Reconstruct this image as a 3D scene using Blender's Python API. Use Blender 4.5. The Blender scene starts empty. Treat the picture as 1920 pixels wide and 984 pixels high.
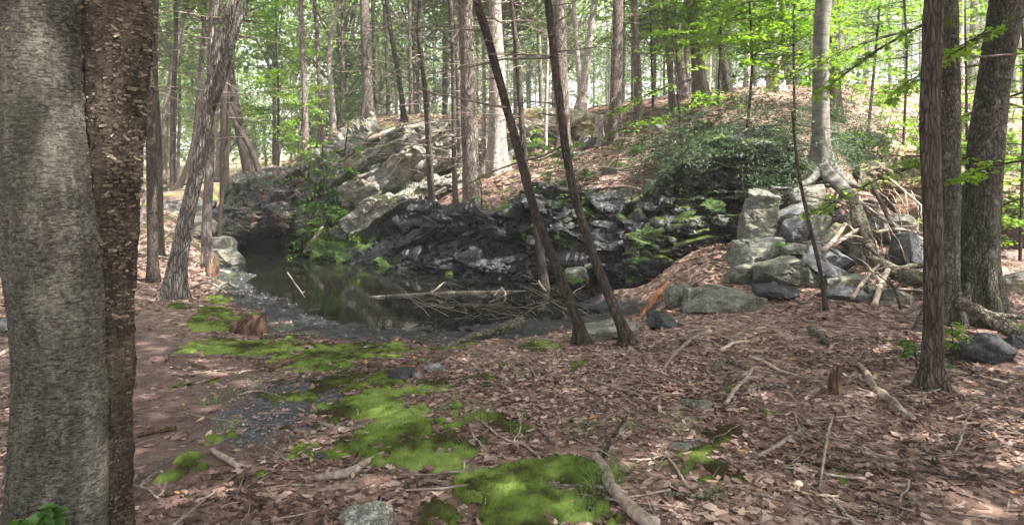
import bpy, bmesh, math
import numpy as np
from mathutils import Vector, Matrix

# ------------------------------------------------------------------ camera, sky, sun, exposure
SC = bpy.context.scene
COL = SC.collection
FPX, HZ, CAMZ = 1250.0, 330.0, 1.6          # focal length and horizon row in photo pixels, eye height
cam_data = bpy.data.cameras.new('camera')
cam = bpy.data.objects.new('camera', cam_data); COL.objects.link(cam)
cam.location = (0, 0, CAMZ); cam.rotation_euler = (math.radians(90), 0, 0)
cam_data.sensor_width = 36.0; cam_data.lens = 36.0 * FPX / 1920.0
cam_data.shift_y = -(492.0 - HZ) / 1920.0
cam_data.clip_start = 0.05; cam_data.clip_end = 800
SC.camera = cam

SUN_EL, SUN_AZ = math.radians(57), math.radians(118)     # azimuth clockwise from +Y (view direction)
world = bpy.data.worlds.new('World'); SC.world = world; world.use_nodes = True
wn, wl = world.node_tree.nodes, world.node_tree.links
wn.clear()
sky = wn.new('ShaderNodeTexSky'); sky.sky_type = 'NISHITA'; sky.sun_disc = False
sky.sun_elevation = SUN_EL; sky.sun_rotation = SUN_AZ; sky.dust_density = 4.0; sky.ozone_density = 0.6; sky.air_density = 0.8
hs = wn.new('ShaderNodeHueSaturation'); hs.inputs['Saturation'].default_value = 0.16   # thin white summer haze
wb = wn.new('ShaderNodeBackground'); wb.inputs['Strength'].default_value = 0.135
wo = wn.new('ShaderNodeOutputWorld')
wl.new(sky.outputs[0], hs.inputs['Color']); wl.new(hs.outputs[0], wb.inputs[0]); wl.new(wb.outputs[0], wo.inputs[0])
sun_data = bpy.data.lights.new('sun', 'SUN'); sun_data.energy = 5.0; sun_data.angle = math.radians(0.55); sun_data.color = (1.0, 0.95, 0.87)
sun = bpy.data.objects.new('sun', sun_data); COL.objects.link(sun)
SDIR = Vector((math.sin(SUN_AZ) * math.cos(SUN_EL), math.cos(SUN_AZ) * math.cos(SUN_EL), math.sin(SUN_EL)))
sun.rotation_euler = SDIR.to_track_quat('Z', 'Y').to_euler(); sun.location = SDIR * 60
SC.view_settings.view_transform = 'Standard'; SC.view_settings.look = 'None'
SC.view_settings.exposure = 2.5; SC.view_settings.gamma = 1.0; SC.view_settings.use_curve_mapping = False
SC.render.engine = 'CYCLES'
cy = SC.cycles
cy.max_bounces = 6; cy.diffuse_bounces = 3; cy.glossy_bounces = 3; cy.transmission_bounces = 4; cy.transparent_max_bounces = 6; cy.volume_bounces = 1
cy.use_denoising = True; cy.caustics_reflective = False; cy.caustics_refractive = False
cy.sample_clamp_indirect = 6.0; cy.sample_clamp_direct = 0.0

R = np.random.default_rng(7)
PI = math.pi

# ------------------------------------------------------------------ helpers: noise
def _h(i, j, k, s):
    with np.errstate(over='ignore'):
        n = i.astype(np.uint32) * np.uint32(374761393) + j.astype(np.uint32) * np.uint32(668265263) + k.astype(np.uint32) * np.uint32(2147483647) + np.uint32((s * 974634777) % 4294967296)
        n = (n ^ (n >> np.uint32(13))) * np.uint32(1274126177)
        n = (n ^ (n >> np.uint32(16))) * np.uint32(2246822519)
        n = n ^ (n >> np.uint32(15))
    return n.astype(np.float64) / 4294967295.0

def vn(p, s=0):
    p = np.asarray(p, float); f = np.floor(p).astype(np.int64); t = p - f; t = t * t * (3 - 2 * t)
    r = 0
    for a in (0, 1):
        for b in (0, 1):
            for c in (0, 1):
                w = (t[:, 0] if a else 1 - t[:, 0]) * (t[:, 1] if b else 1 - t[:, 1]) * (t[:, 2] if c else 1 - t[:, 2])
                r = r + w * _h(f[:, 0] + a, f[:, 1] + b, f[:, 2] + c, s)
    return r * 2 - 1

def fbm(p, s=0, o=4):
    p = np.asarray(p, float); r = 0; a = 0.5
    for i in range(o):
        r = r + a * vn(p, s + i * 17); p = p * 2.03 + 5.1; a *= 0.5
    return r

def xy3(x, y, f): return np.stack([np.ravel(x) * f, np.ravel(y) * f, np.zeros(np.size(x))], 1)

def cells(p, s=0):
    """3D Voronoi: nearest cell centre, its random values, distance gap to the second one"""
    p = np.asarray(p, float); f = np.floor(p).astype(np.int64); N = len(p)
    d1 = np.full(N, 1e9); d2 = np.full(N, 1e9); c1 = np.zeros((N, 3)); r1 = np.zeros((N, 4))
    for a in (-1, 0, 1):
        for b in (-1, 0, 1):
            for c in (-1, 0, 1):
                g = f + np.array([a, b, c]); i, j, k = g.T
                q = g + np.stack([_h(i, j, k, s + 1), _h(i, j, k, s + 2), _h(i, j, k, s + 3)], 1)
                d = np.linalg.norm(p - q, axis=1)
                m = d < d1
                d2 = np.where(m, d1, np.minimum(d2, d)); d1 = np.where(m, d, d1); c1[m] = q[m]
                if m.any():
                    gi, gj, gk = i[m], j[m], k[m]
                    r1[m] = np.stack([_h(gi, gj, gk, s + 4), _h(gi, gj, gk, s + 5), _h(gi, gj, gk, s + 6), _h(gi, gj, gk, s + 7)], 1)
    return c1, r1, d2 - d1

# ------------------------------------------------------------------ helpers: terrain and picture-to-place
def P(px, py, d): return np.array([(px - 960.0) / FPX * d, d, CAMZ + (HZ - py) / FPX * d])
def PZ(px, py, z): return P(px, py, (CAMZ - z) * FPX / (py - HZ))
WATER = -0.45
ctl = [(-7, -6, 0), (0, -6, 0), (7, -6, .05), (-7, 1, 0), (0, 1, 0), (7, 1, .05), (-6, 4, -.02), (-2.5, 4, -.03), (0, 3.4, .02), (2, 4, .03), (4, 4, .04), (7, 5, .08), (-1.2, 5.4, -.02), (.2, 5.5, .02), (2, 6.2, -.02), (0, 6.8, -.14), (-1.4, 6.6, -.16), (-2.8, 6.2, -.16), (-5, 7, -.1), (-9, 8, 0), (-9, 2, 0), (10, 2, .1), (4.6, 7.2, .02), (6.5, 8, .1), (1.3, 7.0, -.1)]
for px, py, z in [(560, 640, -.34), (700, 655, -.34), (820, 645, -.37), (1000, 628, -.36), (1100, 612, -.37), (1190, 590, -.38), (1215, 570, -.30), (470, 600, -.32), (430, 560, -.36), (412, 520, -.38), (408, 495, -.36),
                  (325, 560, -.2), (288, 530, -.2), (380, 570, -.24), (300, 485, -.2), (370, 500, -.22), (240, 470, -.1), (60, 620, -.1), (60, 520, -.1), (1150, 545, -.25), (1080, 520, -.33), (1240, 560, -.15), (1300, 600, -.05), (1420, 600, -.04), (1560, 585, 0), (1690, 575, .02),
                  (560, 530, -.68), (700, 520, -.8), (700, 580, -.62), (850, 545, -.8), (900, 590, -.62), (1000, 560, -.68), (1100, 570, -.52), (500, 500, -.7), (470, 535, -.425), (520, 560, -.43), (560, 590, -.455), (610, 570, -.50), (640, 608, -.455), (720, 632, -.42), (790, 618, -.44), (900, 622, -.43), (1000, 606, -.43), (450, 515, -.44), (1120, 590, -.43), (1060, 600, -.43), (1170, 575, -.42), (1080, 575, -.46)]:
    ctl.append(tuple(PZ(px, py, z)))
for px, py, d in [(330, 430, 17), (250, 392, 22), (300, 345, 30), (100, 380, 25), (-200, 380, 24), (-300, 330, 45), (440, 490, 19.2), (500, 492, 20.6), (560, 490, 19.6), (480, 492, 18.4), (540, 492, 18.4), (500, 350, 22.6), (430, 345, 21.5), (520, 308, 22), (600, 278, 21), (700, 250, 20), (800, 238, 20), (400, 400, 19.2), (430, 380, 20),
                  (900, 245, 20.5), (1000, 222, 22), (1100, 222, 22), (1060, 285, 19), (1150, 272, 18), (1200, 252, 18.3), (1300, 195, 20), (640, 440, 18), (760, 395, 17.6), 
                  (930, 328, 16.3), (1000, 322, 15.6), (1100, 322, 15), (1200, 330, 14), (1270, 318, 13.4), (886, 388, 15.1), (812, 396, 16.0), (1000, 377, 14.3), (1100, 383, 13.9), (1200, 395, 13.4), (870, 345, 16.4), (740, 436, 16.9), (690, 470, 17.2),
                  (1300, 470, 11), (1350, 458, 11.1), (1390, 450, 11.1), (1240, 505, 11.9), (1320, 445, 12.15), (1400, 440, 12.15), (1250, 508, 10.8), (1205, 540, 10.6), (1320, 508, 9.8), (1270, 545, 9.5),
                  (1550, 455, 10.1), (1540, 340, 11.6), (1650, 410, 10.9), (1710, 460, 10.3), (1480, 500, 9.6), (1600, 510, 9.3), (1420, 520, 9.6), (1440, 380, 11.9), (1590, 350, 11.9),
                  (1800, 525, 10), (1900, 505, 11.3), (1850, 468, 14.0), (1700, 448, 13), (1950, 466, 14.2), (1760, 474, 16.2), (1850, 474, 17.2), (1920, 474, 17.2), (1990, 474, 16.8), (1760, 322, 17.6), (1850, 322, 18.4), (1920, 326, 18.4), (2050, 320, 17.6), (1560, 285, 13), (1450, 290, 13.3), (1400, 262, 14.4), (1350, 210, 18), (1640, 310, 13.9), (1690, 320, 14.4),
                  (1650, 250, 17), (1800, 250, 19), (1950, 250, 19), (1700, 165, 26), (1900, 175, 28), (1450, 172, 24), (1560, 160, 27), (1300, 172, 28), (1200, 190, 30), (2200, 240, 22), (2300, 200, 40)]:
    ctl.append(tuple(P(px, py, d)))
ctl += [(-14, 36, 1.2), (-8, 30, 1.5), (-4, 34, 2.2), (2, 36, 3.6), (9, 38, 5.8), (18, 36, 6.2), (-30, 60, 1.5), (-10, 62, 2.4), (4, 62, 5), (20, 60, 8), (45, 60, 9.5), (-90, 30, 0.6), (-90, 110, 2), (0, 120, 7), (90, 110, 12), (95, 30, 5), (40, 20, 3), (-40, 10, .1), (-40, -20, 0), (40, -20, .4), (20, 5, .5), (14, 11, .5), (0, -22, 0)]
for bx, bd in [(640, 17.1), (680, 16.6), (740, 16.0), (800, 15.3), (900, 14.2), (1000, 13.6), (1090, 12.8), (1170, 12.1), (1215, 11.7)]: ctl.append(((bx - 960) / FPX * bd, bd, -.75))
CTL = np.array(ctl)
_D = np.linalg.norm(CTL[:, None, :2] - CTL[None, :, :2], axis=2)
_n = len(CTL)
_A = np.zeros((_n + 3, _n + 3)); _A[:_n, :_n] = np.sqrt(_D * _D + .06) - np.eye(_n) * 0.02
_A[:_n, _n] = 1; _A[:_n, _n + 1:] = CTL[:, :2]; _A[_n:, :_n] = _A[:_n, _n:].T
_W = np.linalg.solve(_A, np.concatenate([CTL[:, 2], np.zeros(3)]))
def h0(x, y):
    x = np.ravel(np.asarray(x, float)); y = np.ravel(np.asarray(y, float)); out = np.empty(len(x))
    for i in range(0, len(x), 20000):
        xs, ys = x[i:i + 20000], y[i:i + 20000]
        d = np.sqrt((xs[:, None] - CTL[None, :, 0]) ** 2 + (ys[:, None] - CTL[None, :, 1]) ** 2 + .06)
        out[i:i + 20000] = d @ _W[:_n] + _W[_n] + _W[_n + 1] * xs + _W[_n + 2] * ys
    return out
def h(x, y):
    z = h0(x, y); x = np.ravel(x); y = np.ravel(y)
    far = np.clip((y - 9) / 8, 0, 1)
    z = z + fbm(xy3(x, y, .9), 3, 3) * (.05 + .10 * far) + fbm(xy3(x, y, 4.0), 5, 3) * .022
    mud = np.clip((-.24 - z) / .1, 0, 1)
    return z + mud * (fbm(xy3(x, y, 6.), 9, 3) * .055 + np.abs(fbm(xy3(x, y, 17.), 11, 2)) * .03)
def h1(x, y): return float(h(np.array([x]), np.array([y]))[0])
_ds = np.concatenate([np.arange(2.0, 20, .03), np.arange(20, 70, .2)])
def G(px, py, dmax=70):
    """the point of the ground seen at a pixel"""
    x = (px - 960) / FPX * _ds; z = CAMZ + (HZ - py) / FPX * _ds
    hit = np.nonzero((z < h0(x, _ds) + .02) & (_ds < dmax))[0]
    d = _ds[hit[0]] if len(hit) else 30.0
    dd = np.linspace(max(d - .6, 1.5), d + .6, 48); xx = (px - 960) / FPX * dd; hit = np.nonzero(CAMZ + (HZ - py) / FPX * dd < h(xx, dd))[0]
    if len(hit): d = dd[hit[0]]
    X = (px - 960) / FPX * d
    return np.array([X, d, h1(X, d)])

# ------------------------------------------------------------------ helpers: objects
def link(o, parent=None, label=None, cat=None, group=None, kind=None):
    COL.objects.link(o)
    if parent is not None: o.parent = parent
    if label: o['label'] = label
    if cat: o['category'] = cat
    if group: o['group'] = group
    if kind: o['kind'] = kind
    return o
def empty(name, loc, label, cat, group=None):
    o = bpy.data.objects.new(name, None); o.location = loc; o.empty_display_size = .2
    return link(o, None, label, cat, group)
def mk(name, v, faces, mat=None, smooth=True, tint=None, attrs=None):
    me = bpy.data.meshes.new(name)
    v = np.asarray(v, np.float32)
    if not isinstance(faces, (list, tuple)): faces = [faces]
    faces = [np.asarray(f, np.int32) for f in faces if len(f)]
    me.vertices.add(len(v)); me.vertices.foreach_set('co', v.ravel())
    loops = np.concatenate([f.ravel() for f in faces]); tot = np.concatenate([np.full(len(f), f.shape[1], np.int32) for f in faces])
    st = np.concatenate([[0], np.cumsum(tot)[:-1]]).astype(np.int32)
    me.loops.add(len(loops)); me.loops.foreach_set('vertex_index', loops)
    me.polygons.add(len(tot)); me.polygons.foreach_set('loop_start', st)
    me.polygons.foreach_set('use_smooth', np.full(len(tot), smooth))
    at = dict(attrs or {})
    if tint is not None: at['tint'] = tint
    for k, a in at.items():
        A = me.attributes.new(k, 'FLOAT', 'POINT'); A.data.foreach_set('value', np.asarray(a, np.float32))
    if mat: me.materials.append(mat)
    me.update(calc_edges=True); me.validate()
    return me
def ob(name, me, parent=None, loc=None, **kw):
    o = bpy.data.objects.new(name, me)
    if loc is not None: o.location = loc
    return link(o, parent, **kw)
class MB:
    """collects pieces of one mesh"""
    def __init__(s): s.v = []; s.f = {}; s.t = []; s.n = 0
    def add(s, v, f, t=0.5):
        v = np.asarray(v, float); f = np.asarray(f, int)
        s.v.append(v); s.f.setdefault(f.shape[1], []).append(f + s.n); s.n += len(v)
        s.t.append(np.full(len(v), t) if np.isscalar(t) else np.asarray(t))
    def mesh(s, name, mat, smooth=True, off=None):
        v = np.concatenate(s.v)
        if off is not None: v = v - np.asarray(off)
        return mk(name, v, [np.concatenate(a) for a in s.f.values()], mat, smooth, np.concatenate(s.t))

def resample(pts, n):
    """smooth curve through points, n samples (Catmull-Rom); any number of columns"""
    p = np.asarray(pts, float)
    if len(p) == 2: return p[0] + (p[1] - p[0]) * np.linspace(0, 1, n)[:, None]
    L = np.concatenate([[0], np.cumsum(np.linalg.norm(np.diff(p[:, :3], axis=0), axis=1) + 1e-6)])
    e = np.vstack([2 * p[0] - p[1], p, 2 * p[-1] - p[-2]])
    u = np.linspace(0, L[-1], n); i = np.clip(np.searchsorted(L, u, 'right') - 1, 0, len(p) - 2)
    t = ((u - L[i]) / (L[i + 1] - L[i]))[:, None]
    a, b, c, d = e[i], e[i + 1], e[i + 2], e[i + 3]
    r = .5 * (2 * b + (c - a) * t + (2 * a - 5 * b + 4 * c - d) * t ** 2 + (3 * b - a - 3 * c + d) * t ** 3)
    if p.shape[1] > 3: r[:, 3] = np.interp(u, L, p[:, 3])
    return r
def tube(path, rad, sides=8, cap=True, disp=None):
    p = np.asarray(path, float); n = len(p); rad = np.broadcast_to(np.asarray(rad, float), (n,))
    t = np.gradient(p, axis=0); t /= np.linalg.norm(t, axis=1)[:, None] + 1e-9
    ref = np.array([0, 1., 0]) if abs(t[:, 1]).mean() < .8 else np.array([1., 0, 0])
    a = np.cross(t, ref); a /= np.linalg.norm(a, axis=1)[:, None] + 1e-9; b = np.cross(t, a)
    th = np.linspace(0, 2 * PI, sides, endpoint=False)
    ring = np.cos(th)[None, :, None] * a[:, None] + np.sin(th)[None, :, None] * b[:, None]
    rr = np.repeat(rad[:, None], sides, 1)
    if disp is not None: rr = rr + disp(p, th, rad)
    v = (p[:, None] + ring * rr[:, :, None]).reshape(-1, 3)
    i = np.arange(n - 1)[:, None] * sides; j = np.arange(sides)[None]; k = (j + 1) % sides
    f = np.stack([i + j, i + k, i + sides + k, i + sides + j], -1).reshape(-1, 4)
    if cap:
        m = len(v); v = np.vstack([v, p[0], p[-1]])
        q0 = np.stack([k[0], j[0], np.full(sides, m), np.full(sides, m)], 1); e = (n - 1) * sides
        q1 = np.stack([e + j[0], e + k[0], np.full(sides, m + 1), np.full(sides, m + 1)], 1)
        return v, [f, np.vstack([q0, q1])[:, :3]]
    return v, [f]
def add_tube(mb, path, rad, sides=6, t=.5, disp=None, cap=True):
    v, fs = tube(path, rad, sides, cap, disp)
    mb.v.append(v); mb.t.append(np.full(len(v), t))
    for f in fs: mb.f.setdefault(f.shape[1], []).append(f + mb.n)
    mb.n += len(v)

# ------------------------------------------------------------------ materials
def nodes(name):
    m = bpy.data.materials.new(name); m.use_nodes = True; nt = m.node_tree; nt.nodes.clear()
    out = nt.nodes.new('ShaderNodeOutputMaterial')
    return m, nt, out
class NT:
    def __init__(s, nt): s.nt = nt
    def n(s, typ, **kw):
        x = s.nt.nodes.new(typ)
        for k, v in kw.items():
            if k.startswith('i_'): x.inputs[k[2:].replace('_', ' ')].default_value = v
            else: setattr(x, k, v)
        return x
    def l(s, a, b): s.nt.links.new(a, b)
    def coord(s, scale=(1, 1, 1), rot=(0, 0, 0)):
        t = s.n('ShaderNodeTexCoord'); m = s.n('ShaderNodeMapping'); m.inputs['Scale'].default_value = scale; m.inputs['Rotation'].default_value = rot
        s.l(t.outputs['Object'], m.inputs[0]); return m.outputs[0]
    def noise(s, vec, scale, detail=5, rough=.6, dist=0):
        x = s.n('ShaderNodeTexNoise'); x.inputs['Scale'].default_value = scale; x.inputs['Detail'].default_value = detail; x.inputs['Roughness'].default_value = rough; x.inputs['Distortion'].default_value = dist
        if vec is not None: s.l(vec, x.inputs['Vector'])
        return x.outputs['Fac']
    def vor(s, vec, scale, feature='F1', out='Distance'):
        x = s.n('ShaderNodeTexVoronoi', feature=feature); x.inputs['Scale'].default_value = scale; s.l(vec, x.inputs['Vector']); return x.outputs[out]
    def ramp(s, fac, stops, interp='LINEAR'):
        r = s.n('ShaderNodeValToRGB'); cr = r.color_ramp; cr.interpolation = interp
        while len(cr.elements) < len(stops): cr.elements.new(.5)
        for e, (p, c) in zip(cr.elements, stops): e.position = p; e.color = (*c, 1) if len(c) == 3 else c
        s.l(fac, r.inputs[0]); return r.outputs[0]
    def mix(s, fac, a, b, mode='MIX'):
        m = s.n('ShaderNodeMix', data_type='RGBA', blend_type=mode)
        for k, x in ((0, fac), (6, a), (7, b)):
            if hasattr(x, 'is_output'): s.l(x, m.inputs[k])
            else: m.inputs[k].default_value = x if k == 0 else (*x, 1)
        return m.outputs[2]
    def math(s, op, a, b=None, clamp=False):
        m = s.n('ShaderNodeMath', operation=op, use_clamp=clamp)
        for k, x in ((0, a), (1, b)):
            if x is None: continue
            if hasattr(x, 'is_output'): s.l(x, m.inputs[k])
            else: m.inputs[k].default_value = x
        return m.outputs[0]
    def attr(s, name): return s.n('ShaderNodeAttribute', attribute_name=name).outputs['Fac']
    def bump(s, height, strength=.5, dist=.02):
        b = s.n('ShaderNodeBump'); b.inputs['Strength'].default_value = strength; b.inputs['Distance'].default_value = dist; s.l(height, b.inputs['Height']); return b.outputs[0]
    def bsdf(s, out, col, rough=.9, normal=None, spec=.3, transl=None):
        p = s.n('ShaderNodeBsdfPrincipled')
        for k, x in (('Base Color', col), ('Roughness', rough)):
            if hasattr(x, 'is_output'): s.l(x, p.inputs[k])
            else: p.inputs[k].default_value = (*x, 1) if k == 'Base Color' else x
        p.inputs['Specular IOR Level'].default_value = spec
        if normal is not None: s.l(normal, p.inputs['Normal'])
        if transl:
            t = s.n('ShaderNodeBsdfTranslucent'); mx = s.n('ShaderNodeMixShader'); mx.inputs[0].default_value = transl[0]
            tc = s.mix(1.0, col, transl[1], 'MULTIPLY'); s.l(tc, t.inputs[0])
            s.l(p.outputs[0], mx.inputs[1]); s.l(t.outputs[0], mx.inputs[2]); s.l(mx.outputs[0], out.inputs[0])
        else: s.l(p.outputs[0], out.inputs[0])
        return p
    def up(s):
        g = s.n('ShaderNodeNewGeometry'); x = s.n('ShaderNodeSeparateXYZ'); s.l(g.outputs['True Normal'], x.inputs[0]); return x.outputs['Z']

def bark_mat(name, dark, mid, light, ridge=26, stretch=.12, bstr=.8, horiz=False, moss=0, lichen=0, crack=True):
    m, nt, out = nodes(name); T = NT(nt)
    v = T.coord((1, 1, stretch) if not horiz else (.35, .35, 2.2))
    a = T.noise(v, ridge, 8, .72, .1); b = T.noise(T.coord(), 2.3, 4)
    big = T.noise(T.coord((1, 1, .4)), 7, 4)
    fac = T.math('ADD', T.math('MULTIPLY', a, .65), T.math('MULTIPLY', big, .35))
    col = T.ramp(fac, [(.39, dark), (.5, mid), (.61, light)])
    col = T.mix(T.math('MULTIPLY', b, .35), col, mid)
    ri = T.n('ShaderNodeObjectInfo').outputs['Random']
    col = T.mix(T.math('MULTIPLY', ri, .35), col, dark)
    hgt = a
    if not horiz and crack:
        nz = T.n('ShaderNodeTexNoise'); nz.inputs['Scale'].default_value = 9; nz.inputs['Detail'].default_value = 4; tc = T.coord((1, 1, max(stretch, .14) * 1.3)); T.l(tc, nz.inputs['Vector'])
        vm = T.n('ShaderNodeVectorMath', operation='MULTIPLY_ADD'); T.l(nz.outputs['Color'], vm.inputs[0]); vm.inputs[1].default_value = (.07, .07, .07); T.l(tc, vm.inputs[2])
        cr = T.vor(vm.outputs[0], ridge * 1.25, 'DISTANCE_TO_EDGE')
        ck = T.ramp(cr, [(.0, (0, 0, 0)), (.16, (1, 1, 1))])
        col = T.mix(T.math('MULTIPLY', T.math('SUBTRACT', 1.0, ck), .75), col, (dark[0] * .5, dark[1] * .5, dark[2] * .5))
        hgt = T.math('ADD', T.math('MULTIPLY', a, .6), T.math('MULTIPLY', ck, .8))
    if horiz:
        w = T.noise(T.coord((.5, .5, 6)), 16, 3, .5, .6); ln = T.ramp(w, [(.30, (0, 0, 0)), (.40, (1, 1, 1))])
        col = T.mix(ln, T.mix(.55, col, dark), col)
        hgt = T.math('ADD', a, T.math('MULTIPLY', ln, .5))
    if moss:
        mm = T.ramp(T.noise(T.coord(), 5, 5), [(.62 - moss * .2, (0, 0, 0)), (.72 - moss * .2, (1, 1, 1))]); col = T.mix(mm, col, (.07, .10, .025))
    if lichen:
        mm = T.ramp(T.noise(T.coord(), 9, 4), [(.58, (0, 0, 0)), (.66, (1, 1, 1))]); col = T.mix(T.math('MULTIPLY', mm, lichen), col, (.34, .36, .31))
    T.bsdf(out, col, .92, T.bump(hgt, bstr, .02), .15)
    return m
M = {}
M['bark_grey'] = bark_mat('bark_grey', (.055, .045, .04), (.16, .135, .12), (.27, .235, .21))
M['bark_brown'] = bark_mat('bark_brown', (.028, .022, .018), (.085, .067, .056), (.165, .135, .115), ridge=32)
M['bark_dark'] = bark_mat('bark_dark', (.022, .017, .014), (.065, .05, .042), (.13, .10, .085), ridge=40, stretch=.2)
M['bark_pine'] = bark_mat('bark_pine', (.06, .046, .039), (.17, .135, .12), (.29, .245, .22), ridge=20, stretch=.2)
M['bark_pale'] = bark_mat('bark_pale', (.16, .13, .11), (.36, .31, .28), (.52, .47, .43), ridge=18, stretch=.3, bstr=.4)
M['bark_beech'] = bark_mat('bark_beech', (.05, .047, .041), (.125, .118, .106), (.215, .205, .185), ridge=10, stretch=.6, bstr=.3, horiz=True)
M['bark_maple'] = bark_mat('bark_maple', (.03, .026, .021), (.105, .093, .075), (.21, .188, .155), ridge=38, stretch=.3, bstr=1.0, moss=.15, lichen=.3)
M['bark_lean'] = bark_mat('bark_lean', (.05, .043, .037), (.18, .158, .14), (.32, .285, .255), ridge=28, stretch=.16, bstr=1.2)
M['wood_dead'] = bark_mat('wood_dead', (.07, .052, .042), (.21, .165, .135), (.36, .30, .255), ridge=30, stretch=.3, bstr=.6, crack=False)
M['wood_rot'] = bark_mat('wood_rot', (.022, .012, .009), (.08, .045, .031), (.19, .125, .088), ridge=30, stretch=.3, bstr=.9, crack=False)
M['wood_pale'] = bark_mat('wood_pale', (.18, .13, .095), (.38, .30, .235), (.55, .46, .38), ridge=30, stretch=.3, bstr=.5, crack=False)
M['wood_fresh'] = bark_mat('wood_fresh', (.07, .025, .012), (.22, .095, .045), (.40, .22, .12), ridge=40, stretch=.1, bstr=.7, crack=False)
M['wood_mossy'] = bark_mat('wood_mossy', (.04, .034, .026), (.14, .118, .088), (.27, .235, .185), ridge=26, stretch=.4, bstr=.9, moss=.3, lichen=.3)
M['twig'] = bark_mat('twig', (.06, .045, .038), (.17, .135, .115), (.33, .28, .24), ridge=40, stretch=.5, bstr=.2, crack=False)

def birch_mat(name, dark, mid, light, warm):
    m, nt, out = nodes(name); T = NT(nt)
    fine = T.noise(T.coord((1, 1, 1.6)), 55, 8, .78, 0); big = T.noise(T.coord((1, 1, .5)), 6, 8, .75, .15)
    len_ = T.ramp(T.noise(T.coord((3.2, 3.2, 13)), 10, 5, .65, .3), [(.40, (0, 0, 0)), (.45, (1, 1, 1))])
    dash = T.ramp(T.noise(T.coord((3.4, 3.4, 16)), 9, 5, .65, .3), [(.59, (0, 0, 0)), (.64, (1, 1, 1))])
    patch = T.ramp(T.noise(T.coord((2.2, 2.2, .55)), 6, 9, .82, .2), [(.46, (0, 0, 0)), (.56, (1, 1, 1))])
    col = T.ramp(T.math('ADD', T.math('MULTIPLY', fine, .6), T.math('MULTIPLY', big, .4)), [(.40, dark), (.5, mid), (.60, light)])
    col = T.mix(T.math('MULTIPLY', patch, .75), col, T.mix(.7, col, dark))
    col = T.mix(T.math('MULTIPLY', dash, .55), col, light)
    col = T.mix(len_, T.mix(.72, col, dark), col)
    col = T.mix(T.ramp(T.noise(T.coord(), 3, 4), [(.5, (0, 0, 0)), (.7, (1, 1, 1))]), col, T.mix(.3, col, warm))
    hg = T.math('ADD', fine, T.math('MULTIPLY', len_, .6))
    T.bsdf(out, col, .85, T.bump(hg, 1.0, .02), .25)
    return m
M['birch'] = birch_mat('birch', (.022, .018, .015), (.098, .092, .075), (.225, .212, .175), (.10, .105, .06))
M['birch_dark'] = birch_mat('birch_dark', (.014, .010, .007), (.06, .045, .033), (.16, .125, .09), (.11, .085, .04))
def tinted(name, stops, rough=.8, transl=None, spec=.25, objrand=0, bumps=None, randcol=(1, 1, .6)):
    m, nt, out = nodes(name); T = NT(nt)
    col = T.ramp(T.attr('tint'), stops)
    if objrand:
        ri = T.n('ShaderNodeObjectInfo').outputs['Random']; col = T.mix(T.math('MULTIPLY', ri, objrand), col, T.mix(1.0, col, randcol, 'MULTIPLY'))
    nrm = T.bump(T.noise(T.coord(), bumps, 3), .5, .004) if bumps else None
    T.bsdf(out, col, rough, nrm, spec, transl); return m
M['curl'] = tinted('bark_curl', [(0, (.02, .014, .010)), (.45, (.07, .052, .036)), (.8, (.13, .10, .072)), (1, (.25, .21, .155))])
M['litter'] = tinted('leaf_litter', [(0, (.040, .022, .017)), (.3, (.105, .061, .049)), (.62, (.21, .136, .112)), (.92, (.40, .305, .265)), (1, (.34, .17, .08))], .75, (.18, (1, .8, .6)))
M['leaf_lime'] = tinted('leaf_lime', [(0, (.06, .125, .012)), (.5, (.115, .215, .02)), (1, (.20, .31, .03))], .5, (.5, (1.5, 1.5, .6)), .4)
M['leaf_mid'] = tinted('leaf_mid', [(0, (.025, .065, .015)), (.5, (.05, .115, .022)), (1, (.10, .18, .03))], .5, (.45, (1.4, 1.5, .6)), .4, .5)
M['leaf_far'] = tinted('leaf_far', [(0, (.06, .105, .045)), (.5, (.10, .165, .065)), (1, (.17, .245, .09))], .55, (.55, (1.5, 1.5, 1.0)), .35, .5, None, (1.3, 1.1, .75))  # distant leaves: bright, hazy background put into the paler colour
M['hemlock'] = tinted('hemlock_needles', [(0, (.03, .052, .028)), (.6, (.06, .095, .052)), (1, (.11, .155, .08))], .6, (.25, (1.2, 1.4, .8)), .35, .3)
M['fern'] = tinted('fern', [(0, (.025, .058, .014)), (.5, (.052, .105, .022)), (1, (.11, .185, .035))], .55, (.45, (1.4, 1.5, .6)), .3)
M['grass'] = tinted('grass', [(0, (.03, .06, .015)), (.5, (.07, .13, .03)), (1, (.14, .21, .06))], .6, (.35, (1.3, 1.4, .7)), .3)
M['moss'] = tinted('moss', [(0, (.036, .027, .014)), (.24, (.046, .050, .016)), (.55, (.078, .110, .022)), (1, (.165, .220, .055))], .95, (.2, (1.2, 1.3, .5)), .05, 0, 150)

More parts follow.
